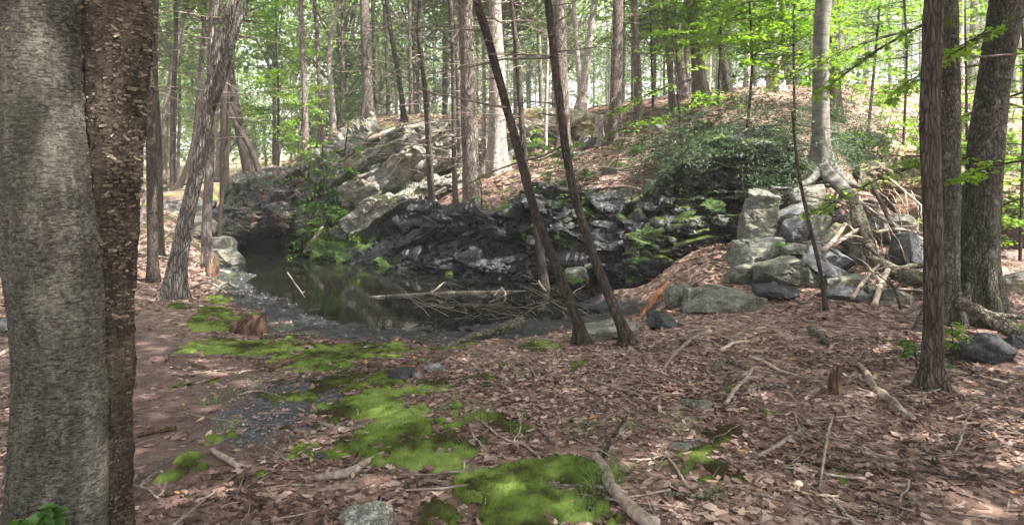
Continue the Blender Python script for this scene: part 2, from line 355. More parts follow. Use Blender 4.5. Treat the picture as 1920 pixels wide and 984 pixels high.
def rock_mat(name, dark, mid, light, moss=.0, wet=0.0, dip=0.0, warm=None, scale=1.0, mosscol=(.07, .105, .015)):
    m, nt, out = nodes(name); T = NT(nt)
    v = T.coord((1, 1, 1), (0, dip, 0)); vs = T.coord((.35, .35, 1.6), (0, dip, 0))
    a = T.noise(v, 3.2 * scale, 9, .72, 0); st = T.noise(vs, 7 * scale, 7, .7); f = T.noise(v, 30 * scale, 5, .7)
    fac = T.math('ADD', T.math('MULTIPLY', a, .48), T.math('ADD', T.math('MULTIPLY', st, .18), T.math('MULTIPLY', f, .34)))
    col = T.ramp(fac, [(.41, dark), (.5, mid), (.585, light)])
    if warm: col = T.mix(T.ramp(T.noise(v, 1.3, 4), [(.5, (0, 0, 0)), (.68, (1, 1, 1))]), col, warm)
    ri = T.n('ShaderNodeObjectInfo').outputs['Random']; col = T.mix(T.math('MULTIPLY', ri, .4), col, T.mix(1.0, col, (.55, .52, .48), 'MULTIPLY'))
    stn = T.ramp(T.noise(T.coord((1.3, 1.3, .8)), 2.1 * scale, 6, .7, .6), [(.44, (0, 0, 0)), (.62, (1, 1, 1))]); col = T.mix(T.math('MULTIPLY', stn, .6), col, T.mix(1.0, col, (.42, .38, .30), 'MULTIPLY'))
    lich = T.ramp(T.noise(v, 11 * scale, 5, .6, .5), [(.57, (0, 0, 0)), (.64, (1, 1, 1))]); col = T.mix(T.math('MULTIPLY', lich, .55 if not wet else .2), col, light)
    rough = .85
    if wet:
        wm = T.ramp(T.noise(T.coord((1.2, 1.2, .5)), 1.1, 5, .6, .4), [(.62 - wet * .3, (0, 0, 0)), (.72 - wet * .3, (1, 1, 1))])
        col = T.mix(T.math('MULTIPLY', wm, .9), T.mix(1.0, col, (.30, .30, .32), 'MULTIPLY'), col)
        rough = T.math('ADD', .28, T.math('MULTIPLY', wm, .5))
    if moss:
        mn = T.noise(v, 2.4, 6, .65)
        k = T.math('ADD', T.math('MULTIPLY', T.up(), .55), mn)
        mm = T.ramp(k, [(1.05 - moss * .45, (0, 0, 0)), (1.15 - moss * .45, (1, 1, 1))])
        mc = T.mix(T.noise(v, 14, 4), mosscol, (mosscol[0] * 2.0, mosscol[1] * 1.9, mosscol[2] * 1.4)); col = T.mix(mm, col, mc)
    hh = T.math('ADD', T.math('MULTIPLY', f, .9), T.math('ADD', T.math('MULTIPLY', st, .4), T.math('MULTIPLY', a, .3)))
    T.bsdf(out, col, rough, T.bump(hh, .6, .03 / scale ** .5), .35)
    return m
M['rock_upper'] = rock_mat('rock_upper', (.066, .063, .056), (.17, .163, .148), (.30, .29, .265), .14, 0, -.45, (.21, .18, .135), 1.0, (.05, .07, .014))
M['rock_wet'] = rock_mat('rock_wet', (.012, .012, .013), (.032, .032, .034), (.075, .075, .078), .10, .55, -.25, None, 1.0, (.03, .045, .010))
M['rock_cave'] = rock_mat('rock_cave', (.035, .034, .032), (.105, .10, .094), (.21, .195, .18), .08, .2, .1, (.17, .10, .055))
M['rock_ledge'] = rock_mat('rock_ledge', (.016, .016, .015), (.05, .048, .045), (.12, .115, .105), .38, .25, .05, None, 1.0, (.035, .055, .010))
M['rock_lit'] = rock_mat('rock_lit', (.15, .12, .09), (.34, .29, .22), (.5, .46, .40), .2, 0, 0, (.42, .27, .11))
M['rock_recess'] = rock_mat('rock_recess', (.03, .022, .016), (.10, .075, .055), (.20, .16, .12), .2, 0, 0, (.16, .09, .05))
M['rock_block'] = rock_mat('rock_block', (.055, .055, .05), (.125, .124, .112), (.24, .238, .215), .0, 0, .3, (.21, .20, .15), 1.6)
M['rock_blue'] = rock_mat('rock_blue', (.058, .06, .064), (.118, .122, .128), (.215, .22, .226), .0, 0, .3, None, 2.2)
M['rock_mossy'] = rock_mat('rock_mossy', (.05, .05, .042), (.12, .12, .10), (.22, .215, .185), .10, 0, .1, None, 1.6, (.03, .040, .012))
M['rock_dark'] = rock_mat('rock_dark', (.010, .010, .012), (.026, .027, .031), (.065, .067, .074), .0, .6, .3, None, 3.0)
M['rock_lichen'] = rock_mat('rock_lichen', (.05, .05, .046), (.13, .13, .12), (.45, .45, .43), .04, 0, 0, None, 4.0, (.025, .032, .012))

# ground: leaf litter, humus, mud
def ground_mat():
    m, nt, out = nodes('forest_floor'); T = NT(nt)
    v = T.coord()
    cellc = T.n('ShaderNodeTexVoronoi'); cellc.inputs['Scale'].default_value = 22; T.l(v, cellc.inputs['Vector'])
    cs = T.n('ShaderNodeSeparateColor'); T.l(cellc.outputs['Color'], cs.inputs[0])
    leafc = T.ramp(cs.outputs[0], [(0, (.045, .024, .018)), (.35, (.12, .068, .051)), (.7, (.25, .155, .122)), (1, (.40, .295, .245))])
    fine = T.noise(v, 60, 6, .75); mid = T.noise(v, 7, 6, .7)
    humus = T.ramp(T.math('ADD', T.math('MULTIPLY', fine, .6), T.math('MULTIPLY', mid, .4)), [(.34, (.028, .016, .013)), (.5, (.095, .056, .048)), (.66, (.19, .125, .108))])
    col = T.mix(T.math('MULTIPLY', T.attr('leafy'), .8), humus, leafc)
    grit = T.ramp(T.noise(v, 45, 5, .8), [(.36, (.012, .012, .014)), (.52, (.045, .045, .052)), (.68, (.13, .13, .14))])
    col = T.mix(T.attr('grit'), col, grit)
    mudc = T.ramp(T.noise(v, 14, 7, .75), [(.36, (.004, .004, .005)), (.52, (.015, .0145, .017)), (.68, (.05, .049, .056))])
    col = T.mix(T.attr('mud'), col, mudc)
    gm = T.ramp(T.noise(v, 2.2, 6, .7), [(.5, (0, 0, 0)), (.62, (1, 1, 1))]); col = T.mix(T.math('MULTIPLY', gm, T.attr('green')), col, T.mix(mid, (.05, .075, .012), (.14, .18, .03)))
    rough = T.math('SUBTRACT', .92, T.math('MULTIPLY', T.attr('mud'), .40))
    hh = T.math('ADD', T.math('MULTIPLY', fine, .6), T.math('MULTIPLY', T.noise(v, 18, 5, .7), 1.0))
    T.bsdf(out, col, rough, T.bump(hh, .8, .03), .3)
    return m
M['ground'] = ground_mat()
def water_mat():
    m, nt, out = nodes('pond_water'); T = NT(nt)
    v = T.coord((1, 1, 1))
    film = T.ramp(T.noise(T.coord((.25, 1.3, 1)), 2.2, 7, .7, 1.2), [(.55, (0, 0, 0)), (.80, (1, 1, 1))])
    nrm = T.bump(T.noise(T.coord((.5, 1.2, 1)), 5, 3), .08, .02)
    p = T.n('ShaderNodeBsdfPrincipled'); p.inputs['IOR'].default_value = 1.6; p.inputs['Specular IOR Level'].default_value = .75
    T.l(T.mix(film, (.010, .0095, .008), (.036, .032, .026)), p.inputs['Base Color'])
    T.l(T.math('ADD', .008, T.math('MULTIPLY', film, .06)), p.inputs['Roughness']); T.l(nrm, p.inputs['Normal'])
    tr = T.n('ShaderNodeBsdfTransparent'); tr.inputs[0].default_value = (.5, .42, .30, 1)
    fr = T.n('ShaderNodeFresnel'); fr.inputs['IOR'].default_value = 1.33
    op = T.math('ADD', .62, T.math('MULTIPLY', fr.outputs[0], .5), True)
    mx = T.n('ShaderNodeMixShader'); T.l(op, mx.inputs[0]); T.l(tr.outputs[0], mx.inputs[1]); T.l(p.outputs[0], mx.inputs[2]); T.l(mx.outputs[0], out.inputs[0])
    return m
M['water'] = water_mat()

# ------------------------------------------------------------------ zones painted on the ground plane (by place)
def poly_ground(pts): return np.array([PZ(px, py, z)[:2] for px, py, z in pts])
def inside(poly, x, y):
    r = np.zeros(len(x), bool); n = len(poly)
    for i in range(n):
        x0, y0 = poly[i]; x1, y1 = poly[(i + 1) % n]
        c = ((y0 > y) != (y1 > y)) & (x < (x1 - x0) * (y - y0) / (y1 - y0 + 1e-12) + x0); r ^= c
    return r
def edge_dist(poly, x, y):
    d = np.full(len(x), 1e9); n = len(poly)
    for i in range(n):
        a = poly[i]; b = poly[(i + 1) % n]; ab = b - a
        t = np.clip(((x - a[0]) * ab[0] + (y - a[1]) * ab[1]) / (ab @ ab + 1e-12), 0, 1)
        d = np.minimum(d, np.hypot(x - a[0] - t * ab[0], y - a[1] - t * ab[1]))
    return np.where(inside(poly, x, y), d, -d)
def gp(*pix): return np.array([G(a, b)[:2] for a, b in pix])
GRIT = gp((545, 700), (640, 690), (760, 730), (700, 800), (600, 800), (470, 830), (400, 800), (470, 740))
HUMUS = gp((225, 984), (60, 984), (0, 900), (0, 600), (250, 560), (330, 600), (400, 640), (540, 700), (600, 770), (560, 830), (420, 900), (300, 984))
POND = np.array([PZ(px, py, WATER)[:2] for px, py in [(395, 500), (410, 560), (480, 600), (520, 640), (820, 650), (1010, 640), (1130, 612), (1230, 590), (1200, 560), (1100, 528), (1000, 508), (800, 490), (640, 462), (560, 452), (430, 452)]])

# ------------------------------------------------------------------ ground sheet
def axis(lo, hi, c, fine, n_f, grow):
    a = [0.0]; s = fine
    pos = []; x = 0
    while c + x < hi:
        x += s
        if x > n_f: s *= grow
        pos.append(min(c + x, hi))
    neg = []; x = 0; s = fine
    while c - x > lo:
        x += s
        if x > n_f: s *= grow
        neg.append(max(c - x, lo))
    return np.array(neg[::-1] + [c] + pos)
gx = axis(-140, 140, 0, .05, 7, 1.05); gy = axis(-30, 220, 7, .05, 6, 1.05)
XX, YY = np.meshgrid(gx, gy); xf, yf = XX.ravel(), YY.ravel()
zf = h(xf, yf)
leafy = np.clip(.5 + edge_dist(HUMUS, xf, yf) * -1.2 + fbm(xy3(xf, yf, 1.2), 21, 3) * .7, 0, 1)
leafy = np.where(yf > 12, np.clip(.6 + fbm(xy3(xf, yf, .4), 22, 3) * .8, 0, 1), leafy)
grit = np.clip((edge_dist(GRIT, xf, yf) + .15 + fbm(xy3(xf, yf, 3), 23, 3) * .35) * 3, 0, 1)
pd = edge_dist(POND, xf, yf)
mud = np.clip((pd + .35) * 3, 0, 1) * np.clip((-.28 - zf) / .06 + fbm(xy3(xf, yf, 5), 25, 2), 0, 1)
green = np.clip((yf - 10) / 8, 0, 1) * np.clip(1.0 - (xf + 1) / 4, .25, 1)
nx = len(gx); ii, jj = np.meshgrid(np.arange(len(gy) - 1), np.arange(nx - 1), indexing='ij'); q = (ii * nx + jj).ravel()
ob('ground', mk('ground', np.stack([xf, yf, zf], 1), np.stack([q, q + 1, q + nx + 1, q + nx], 1), M['ground'], True, None, {'leafy': leafy, 'grit': grit, 'mud': mud, 'green': green}), kind='structure', label='brown forest floor of leaf litter and humus')
# water
wp = np.array([PZ(px, py, WATER) for px, py in [(380, 490), (395, 560), (450, 620), (520, 660), (820, 668), (1010, 660), (1130, 630), (1230, 606), (1240, 560), (1130, 525), (1000, 495), (800, 470), (640, 452), (560, 444), (430, 444)]])
wp[:, 2] = WATER; c = wp.mean(0)
ob('pond_water', mk('pond_water', np.vstack([wp, c]), np.array([[i, (i + 1) % len(wp), len(wp)] for i in range(len(wp))]), M['water'], True), kind='structure', label='still dark murky pond water at the foot of the rock ledge')

# ------------------------------------------------------------------ rock outcrops
def rock_sheet(name, label, cols, nu, nv, mat, seed, amp=.25, cell=(.9, .9, .45), dip=0.0, tilt=.5, crack=.12, parent=None, amp2=.35, lw=None):
    C = np.array([[P(*q) for q in c] for c in cols])                        # columns x levels x 3
    K = C.shape[1]
    lev = np.stack([resample(C[:, k], nu) for k in range(K)], 1)            # nu x K x 3
    s = np.linspace(0, K - 1, nv); i = np.clip(s.astype(int), 0, K - 2); t = (s - i)[None, :, None]
    g = lev[:, i] * (1 - t) + lev[:, i + 1] * t                             # nu x nv x 3
    for _ in range(2): g[:, 1:-1] = (g[:, :-2] + 2 * g[:, 1:-1] + g[:, 2:]) / 4
    du = np.gradient(g, axis=0); dv = np.gradient(g, axis=1); n = np.cross(du, dv); n /= np.linalg.norm(n, axis=2)[:, :, None] + 1e-9
    p = g.reshape(-1, 3); n = n.reshape(-1, 3)
    n = np.where((n[:, 1:2] > .25), -n, n)
    n = n + np.array([0, -.35, 0]); n /= np.linalg.norm(n, axis=1)[:, None]
    ca, sa = math.cos(dip), math.sin(dip)
    rot = np.array([[ca, 0, sa], [0, 1, 0], [-sa, 0, ca]])
    q = p @ rot.T + fbm(p * 1.3, seed + 40, 3)[:, None] * .07
    d = np.zeros(len(p))
    for k, (sc, a) in enumerate(((1.0, amp), (.42, amp * amp2), (.17, amp * amp2 * .4))):
        S = np.array(cell) * sc; c1, r1, gap = cells(q / S, seed + 11 * k)
        off = (q / S - c1)
        d += a * ((r1[:, 0] - .45) * 1.6 + (off * (r1[:, 1:4] - .5)).sum(1) * 2 * tilt) - a * crack * 4 * np.exp(-gap / (.022, .035, .06)[k])
    d += fbm(p * 5, seed + 60, 3) * amp * .12
    if lw is not None: d = d * np.tile(np.interp(s, np.arange(K), lw), nu)
    v = p + n * d[:, None]
    i, j = np.meshgrid(np.arange(nu - 1), np.arange(nv - 1), indexing='ij'); b = (i * nv + j).ravel()
    f = np.stack([b, b + nv, b + nv + 1, b + 1], 1)
    o = ob(name, mk(name, v, f, mat, False), parent, label=label, cat='rock face')
    return o
# low wet ledge behind the pond
cols = []
for (bx, by, bd), (tx, ty, td) in zip(
        [(625, 492, 16.8), (680, 498, 16.1), (740, 500, 15.5), (800, 508, 14.8), (900, 522, 13.7), (1000, 533, 13.1), (1090, 533, 12.3), (1170, 530, 11.6), (1235, 512, 11.1)],
        [(640, 484, 17.4), (690, 468, 17.0), (735, 432, 16.6), (790, 402, 15.9), (880, 384, 15.0), (1000, 374, 14.1), (1100, 380, 13.7), (1190, 392, 13.3), (1270, 400, 12.9)]):
    my = by + (ty - by) * .45
    cols.append([(bx, by + 26, bd + .15), (bx, by, bd), (bx + (tx - bx) * .2, by + (ty - by) * .28, bd - .12), (bx + (tx - bx) * .35, by + (ty - by) * .36, bd + .35), (bx + (tx - bx) * .6, my + (ty - my) * .3, bd + .45), (bx + (tx - bx) * .9, ty + 9, td - .75), (tx, ty, td - .35), (tx + 4, ty + 2, td + .5)])
rock_sheet('wet_rock_ledge', 'low black wet rock ledge along the far edge of the pond', cols, 300, 110, M['rock_wet'], 1, .27, (1.5, .9, .36), -.22, .75, amp2=.24)
# cave rock, left end of the pond
cols = []
for x, cave in [(405, 0), (425, 0), (438, .4), (455, 1), (490, 1), (530, 1), (560, 1), (578, .4), (592, 0), (640, 0)]:
    ty = np.interp(x, [405, 430, 480, 540, 640], [400, 352, 335, 322, 300]); lip = np.interp(x, [405, 440, 480, 530, 575, 640], [452, 446, 434, 432, 440, 462])
    cols.append([(x, 500, 17.5 + 2.6 * cave), (x, 470, 17.4 + 3.0 * cave), (x, lip + 2, 17.4 + 2.6 * cave), (x, lip, 17.35), (x, lip - 22, 17.25), (x, (lip + ty) / 2, 17.7), (x, ty + 14, 18.6), (x, ty, 19.6), (x, ty - 2, 21.5)])
rock_sheet('cave_rock', 'dark rock bluff with a low black cave mouth at the water', cols, 170, 120, M['rock_cave'], 2, .26, (1.0, .9, .6), .15, .8, lw=[.1, .1, .15, .3, .8, 1, 1, 1, 1])
# tilted upper slabs
cols = []
for (bx, by, bd), (tx, ty, td) in zip(
        [(600, 480, 17.4), (650, 470, 17.2), (690, 440, 17.0), (740, 415, 16.8), (800, 398, 16.7), (860, 392, 16.6), (930, 350, 17.0), (990, 312, 17.6)],
        [(590, 300, 20.2), (640, 276, 20), (700, 252, 19.5), (750, 240, 19.2), (800, 236, 19), (870, 244, 19.2), (940, 246, 19.6), (1000, 240, 20.2)]):
    L = lambda t, e=0: (bx + (tx - bx) * t, by + (ty - by) * t, bd + (td - bd) * t + e)
    cols.append([(bx, by + 20, bd + .2), L(0), L(.22, .15), L(.4, -.25), L(.62, -.35), L(.85, -.45), (tx, ty + 3, td - .3), (tx, ty, td + .8)])
rock_sheet('tilted_rock_slabs', 'large tan rock outcrop of tilted slabs above the pond', cols, 290, 150, M['rock_upper'], 5, .50, (2.6, 1.3, .7), -.46, .8, .12, amp2=.26)
# right-hand stepped mossy ledge
cols = []
for x, b, s1, s2, t, d in [(1175, 532, 500, 450, 398, 11.6), (1205, 525, 490, 440, 394, 11.5), (1240, 495, 460, 420, 372, 11.4), (1275, 462, 432, 400, 316, 11.6), (1320, 450, 425, 385, 280, 11.6), (1370, 446, 420, 375, 266, 11.6), (1430, 440, 410, 370, 262, 11.7), (1500, 430, 400, 350, 270, 12.0)]:
    cols.append([(x, b + 18, d), (x, b, d - .1), (x, s1 + 5, d - .1), (x, s1, d + .35), (x, s2 + 4, d + .45), (x, s2 - 2, d + .95), (x, (s2 + t) / 2, d + .95), (x, t + 12, d + .7), (x, t, d + 1.0), (x + 5, t - 4, d + 2.2)])
rock_sheet('mossy_stepped_ledge', 'dark stepped rock ledge covered in moss left of the rubble pile', cols, 170, 130, M['rock_ledge'], 8, .22, (1.1, .8, .36), .06, .65, amp2=.25)
# second cliff catching the sun in the middle distance
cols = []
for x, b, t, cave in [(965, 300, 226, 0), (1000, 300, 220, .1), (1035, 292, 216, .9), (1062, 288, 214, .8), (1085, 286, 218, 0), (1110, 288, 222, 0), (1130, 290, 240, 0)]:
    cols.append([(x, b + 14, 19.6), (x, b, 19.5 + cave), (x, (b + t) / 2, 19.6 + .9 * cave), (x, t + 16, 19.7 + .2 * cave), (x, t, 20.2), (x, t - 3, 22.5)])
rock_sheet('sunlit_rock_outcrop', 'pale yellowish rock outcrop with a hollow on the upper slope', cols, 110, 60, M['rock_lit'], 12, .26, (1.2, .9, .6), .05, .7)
# right-hand quarry recess
cols = []
for x, b, lip, t, d, cv in [(1600, 420, 350, 306, 12.6, 0), (1650, 430, 352, 312, 12.9, .3), (1700, 452, 368, 318, 13.4, .8), (1760, 466, 388, 330, 13.9, 2.2), (1830, 468, 384, 338, 14.2, 2.9), (1900, 468, 382, 340, 14.4, 2.9), (1980, 468, 384, 335, 14.6, 2.2), (2080, 468, 388, 330, 14.6, 1)]:
    cols.append([(x, b + 14, d + cv), (x, b, d + cv), (x, (b + lip) / 2, d + cv * .9), (x, lip + 4, d + cv * .7), (x, lip, d - .1), (x, (lip + t) / 2, d), (x, t + 5, d + .3), (x, t - 2, d + 4.0)])
rock_sheet('quarry_recess', 'brown rock overhang with a dark recess behind the double tree', cols, 150, 90, M['rock_recess'], 15, .24, (.9, .8, .45), .05, .7, lw=[.4, .4, .4, .3, .6, 1, 1, 1])

# ------------------------------------------------------------------ boulders
def boulder_mesh(name, size, seed, mat, cuts=9, rough=.012, sub=3, rnd=.0, frac=0.0, dens=14):
    r = np.random.default_rng(seed); bm = bmesh.new(); bmesh.ops.create_cube(bm, size=2.0)
    for k in range(cuts):
        n = r.normal(size=3); n /= np.linalg.norm(n); dd = r.uniform(.70, 1.12) - rnd
        g = bm.verts[:] + bm.edges[:] + bm.faces[:]
        res = bmesh.ops.bisect_plane(bm, geom=g, plane_co=Vector(n * dd), plane_no=Vector(n), clear_outer=True)
        ed = [e for e in res['geom_cut'] if isinstance(e, bmesh.types.BMEdge)]
        if ed:
            try: bmesh.ops.contextual_create(bm, geom=ed)
            except Exception: pass
    bmesh.ops.remove_doubles(bm, verts=bm.verts[:], dist=.02)
    for v in bm.verts: v.co = Vector((v.co.x * size[0] / 2, v.co.y * size[1] / 2, v.co.z * size[2] / 2))
    w = min(size) * .035
    try: bmesh.ops.bevel(bm, geom=bm.edges[:] + bm.verts[:], offset=w, segments=1, affect='EDGES', clamp_overlap=True)
    except Exception: pass
    bmesh.ops.triangulate(bm, faces=bm.faces[:])
    for _ in range(sub):
        L = max(size) / dens
        ed = [e for e in bm.edges if e.calc_length() > L]
        if not ed: break
        bmesh.ops.subdivide_edges(bm, edges=ed, cuts=1, use_grid_fill=False); bmesh.ops.triangulate(bm, faces=[f for f in bm.faces if len(f.verts) > 3])
    bm.normal_update()
    co = np.array([v.co for v in bm.verts]); no = np.array([v.normal for v in bm.verts])
    k = (max(size)) ; dsp = fbm(co * (4 / k) + seed, seed, 4) * rough * 4 * k ** .5 + fbm(co * 14 / k ** .5, seed + 3, 3) * rough * k ** .5
    if frac:
        S = np.array([.42, .42, .16]) * max(size) ** .6
        for j_, (q_, a_) in enumerate(((1.0, frac), (.4, frac * .4))):
            c1, r1, gap = cells((co + fbm(co * 2.5, seed + 8, 2)[:, None] * .05) / (S * q_) + seed, seed + j_ * 5)
            off = (co / (S * q_) + seed - c1); dsp = dsp + a_ * ((r1[:, 0] - .6) + (off * (r1[:, 1:4] - .5)).sum(1)) - a_ * .5 * np.exp(-gap / .06)
    co = co + no * dsp[:, None]
    for v, c in zip(bm.verts, co): v.co = Vector(c)
    me = bpy.data.meshes.new(name); bm.to_mesh(me); bm.free(); me.materials.append(mat)
    me.polygons.foreach_set('use_smooth', np.zeros(len(me.polygons), bool))
    return me
BS = [100]; TEMPL = {}
def boulder(px, py, w, hh, d, mat, label, tilt=0, yaw=None, depth=None, name='boulder', cuts=7, rough=.012, rnd=0., group=None, bury=0.0):
    """px,py = middle; w,hh in photo pixels at distance d"""
    BS[0] += 1; s = d / FPX; W, H_ = w * s, hh * s; D = depth or (W * .75 + H_ * .25)
    sc_ = None
    if name in ('stone_fragment', 'slope_stone'):                       # small pieces share a few shapes
        key = (BS[0] % 6, mat)
        if key not in TEMPL: TEMPL[key] = boulder_mesh(name, (1.0, .8, .9), 900 + key[0], M[mat], cuts, .006, 2, 0., 0., 8)
        me = TEMPL[key]; sc_ = (W * 1.08, D * 1.2, H_ * 1.2)
    else:
        big = w > 38; me = boulder_mesh(name, (W * 1.08, D, H_ * 1.12), BS[0], M[mat], cuts, rough, 5 if big else 3, rnd, .03 * min(W, .9) if big else 0.0, 20 if big else 14)
    c = P(px, py, d + D * .3)
    o = ob(name, me, None, (c[0], c[1], c[2] - bury), label=label, cat='rock', group=group)
    if sc_: o.scale = sc_
    rr = np.random.default_rng(BS[0]); o.rotation_euler = (rr.uniform(-.12, .12), math.radians(tilt), yaw if yaw is not None else rr.uniform(-.35, .35))
    return o
for a in [
    (1417, 412, 58, 92, 10.3, 'rock_block', 'tall upright grey block at the left edge of the rubble pile', 4),
    (1510, 374, 56, 44, 10.7, 'rock_block', 'sunlit greenish grey block topmost of the rubble pile', -6),
    (1464, 414, 92, 36, 10.4, 'rock_blue', 'blue-grey slab tilted up to the right below the topmost block', -24),
    (1492, 430, 44, 46, 10.0, 'rock_blue', 'split grey block with a ridged top in the rubble pile', -18),
    (1524, 430, 38, 52, 10.0, 'rock_block', 'pale grey upright slab beside the dark hollow under the roots', 10),
    (1432, 372, 52, 30, 11.0, 'rock_mossy', 'mossy tan rock behind the tall upright block', 0),
    (1425, 488, 100, 66, 9.6, 'rock_mossy', 'rounded dark grey boulder at the lower left of the rubble pile', -6),
    (1466, 512, 112, 60, 9.1, 'rock_mossy', 'broad lichen-spotted boulder at the front of the rubble pile', -8),
    (1492, 470, 70, 22, 9.5, 'rock_block', 'thin flat stone lying above the broad front boulder', 3),
    (1556, 484, 84, 32, 9.2, 'rock_blue', 'dark blue-grey slab sloping down to the right', 28),
    (1548, 506, 92, 24, 8.95, 'rock_blue', 'lower blue-grey slab with a bright top face', 26),
    (1524, 530, 52, 48, 9.0, 'rock_mossy', 'brownish boulder wedged under the sloping slabs', 8),
    (1580, 528, 60, 30, 8.8, 'rock_block', 'flat brown-grey stone right of the sloping slabs', -4),
    (1575, 552, 74, 22, 8.35, 'rock_blue', 'low pale blue stone at the foot of the thin dark sapling', 4),
    (1664, 562, 64, 38, 8.2, 'rock_block', 'angular grey block beneath the fallen mossy log', 16),
    (1702, 472, 46, 78, 9.3, 'rock_blue', 'light grey pointed slab leaning left of the twin trunks', -22),
    (1652, 432, 52, 52, 10.0, 'rock_block', 'grey block behind the upright mossy log', 22),
    (1572, 430, 36, 20, 9.75, 'rock_lit', 'small pale wedge of stone in the hollow under the roots', 12),
    (1583, 415, 32, 26, 10.1, 'rock_block', 'small dark round stone deep in the hollow under the roots', 0),
    (1453, 548, 80, 26, 8.5, 'rock_dark', 'dark flat slab in front of the broad boulder', 12),
    (1362, 570, 150, 46, 8.2, 'rock_mossy', 'wide low flat-topped rock half sunk in leaves before the pile', 4),
    (1718, 524, 60, 40, 8.9, 'rock_block', 'grey stone wedged behind the fallen mossy log', 10),
    (1735, 548, 50, 26, 8.5, 'rock_lit', 'pale flat stone by the base of the thin straight tree', -8),
    (1385, 515, 50, 30, 9.3, 'rock_mossy', 'low mossy rock at the left foot of the rubble pile', 0),
    (1625, 398, 44, 40, 10.9, 'rock_block', 'grey block under the root of the smooth grey tree', 30),
    (1690, 420, 60, 34, 10.9, 'rock_block', 'rough block on the sunny leaf slope above the pile', 24),
    (1545, 452, 40, 34, 9.6, 'rock_mossy', 'small square stone in the middle of the rubble pile', -4),
    (1610, 470, 50, 36, 9.6, 'rock_block', 'stone half hidden behind the upright mossy log', 12),
    (1465, 385, 44, 60, 11.1, 'rock_ledge', 'dark upright rock behind the topmost block', 0),
    (1242, 606, 56, 34, 7.35, 'rock_dark', 'black wet block at the muddy end of the pond', 6),
    (1272, 552, 44, 38, 8.9, 'rock_mossy', 'olive boulder beside the splintered orange wood', 0),
    (1302, 556, 40, 30, 8.7, 'rock_mossy', 'second olive boulder beside the wide flat-topped rock', 0),
    (1140, 616, 100, 13, 7.1, 'rock_mossy', 'flat pale rock in the mud between the two leaning trees', -4),
    (1077, 512, 44, 22, 11.0, 'rock_mossy', 'flat grey-green stone at the foot of the ledge behind the leaning trees', -8),
    (1842, 662, 100, 70, 5.7, 'rock_dark', 'large black boulder below the double tree', 6),
    (1908, 650, 60, 42, 6.1, 'rock_dark', 'dark rock behind the large black boulder', 10),
    (754, 710, 46, 34, 5.25, 'rock_dark', 'dark triangular rock in the moss bank', 18),
    (678, 978, 104, 50, 3.05, 'rock_lichen', 'white-lichened stone at the bottom edge of the picture', 0),
    (988, 793, 64, 24, 4.3, 'rock_dark', 'flat dark rock right of the moss bank', 8),
    (1312, 768, 50, 36, 4.55, 'rock_mossy', 'low olive rock left of the small moss patch', -10),
    (1275, 848, 38, 34, 3.85, 'rock_mossy', 'small grey-green stone at the edge of the small moss patch', 0),
    (814, 690, 34, 18, 5.45, 'rock_blue', 'small flat bluish stone in the pale leaves', 0),
    (780, 705, 20, 14, 5.3, 'rock_blue', 'little grey stone touching the dark triangular rock', 0),
    (118, 0, 1, 1, 1, None, '', 0),
    (14, 610, 34, 20, 7.0, 'rock_blue', 'pale bluish stone left of the double birch', 0),
    (416, 464, 38, 38, 15.7, 'rock_mossy', 'squarish pale grey boulder at the left of the cave mouth', 0),
    (426, 482, 52, 30, 15.4, 'rock_block', 'low grey rock on the waterline left of the cave', 5),
    (352, 412, 76, 66, 18.4, 'rock_block', 'large grey outcrop block on the left bank behind the leaning tree', 8),
    (385, 430, 56, 46, 17.2, 'rock_block', 'grey boulder between the left bank trees', -8),
    (282, 425, 60, 40, 18.5, 'rock_mossy', 'mossy boulder in the brush on the left bank', 0),
    (330, 440, 44, 30, 17.2, 'rock_block', 'low stone among roots on the left bank', 0),
    (602, 855, 30, 10, 3.8, 'rock_dark', 'tiny dark stone left of the moss bank', 0),
    (1265, 402, 44, 26, 12.3, 'rock_mossy', 'mossy boulder on top of the stepped ledge', 0),
    (1225, 400, 50, 36, 12.6, 'rock_mossy', 'square mossy rock at the top of the leafy gully', 6),
    (1165, 372, 70, 30, 13.8, 'rock_mossy', 'mossy rock protruding from the leafy slope', -6),
    (1095, 335, 50, 26, 15.0, 'rock_mossy', 'mossy hump on the leafy slope below the fallen trunk', 0),
    (1212, 300, 46, 24, 15.2, 'rock_mossy', 'mossy stone beneath the fallen trunk on the slope', 0),
    (1105, 270, 34, 20, 18.5, 'rock_blue', 'small grey stone beside the broken pale snag', 0),
    (1240, 360, 60, 40, 13.2, 'rock_mossy', 'dark square boulder above the leafy gully', 0),
    (1610, 265, 70, 30, 14.4, 'rock_mossy', 'mossy rocks beside the smooth grey tree', 0),
    (1680, 275, 50, 34, 15.0, 'rock_lit', 'pale rock on the bright bank', 10),
    (1730, 310, 60, 36, 14.6, 'rock_recess', 'brown boulder at the lip of the quarry recess', 0),
    (1690, 385, 44, 40, 12.6, 'rock_recess', 'brown block inside the quarry recess', 0),
    (1905, 530, 46, 40, 9.2, 'rock_block', 'grey stone right of the double tree', 0),
]:
    if a[5] is None: continue
    boulder(*a, rough=.02 if a[5] == 'rock_lichen' else .006 if a[3] < 60 else .009, cuts=16 if a[5] in ('rock_lichen', 'rock_dark') else 8)

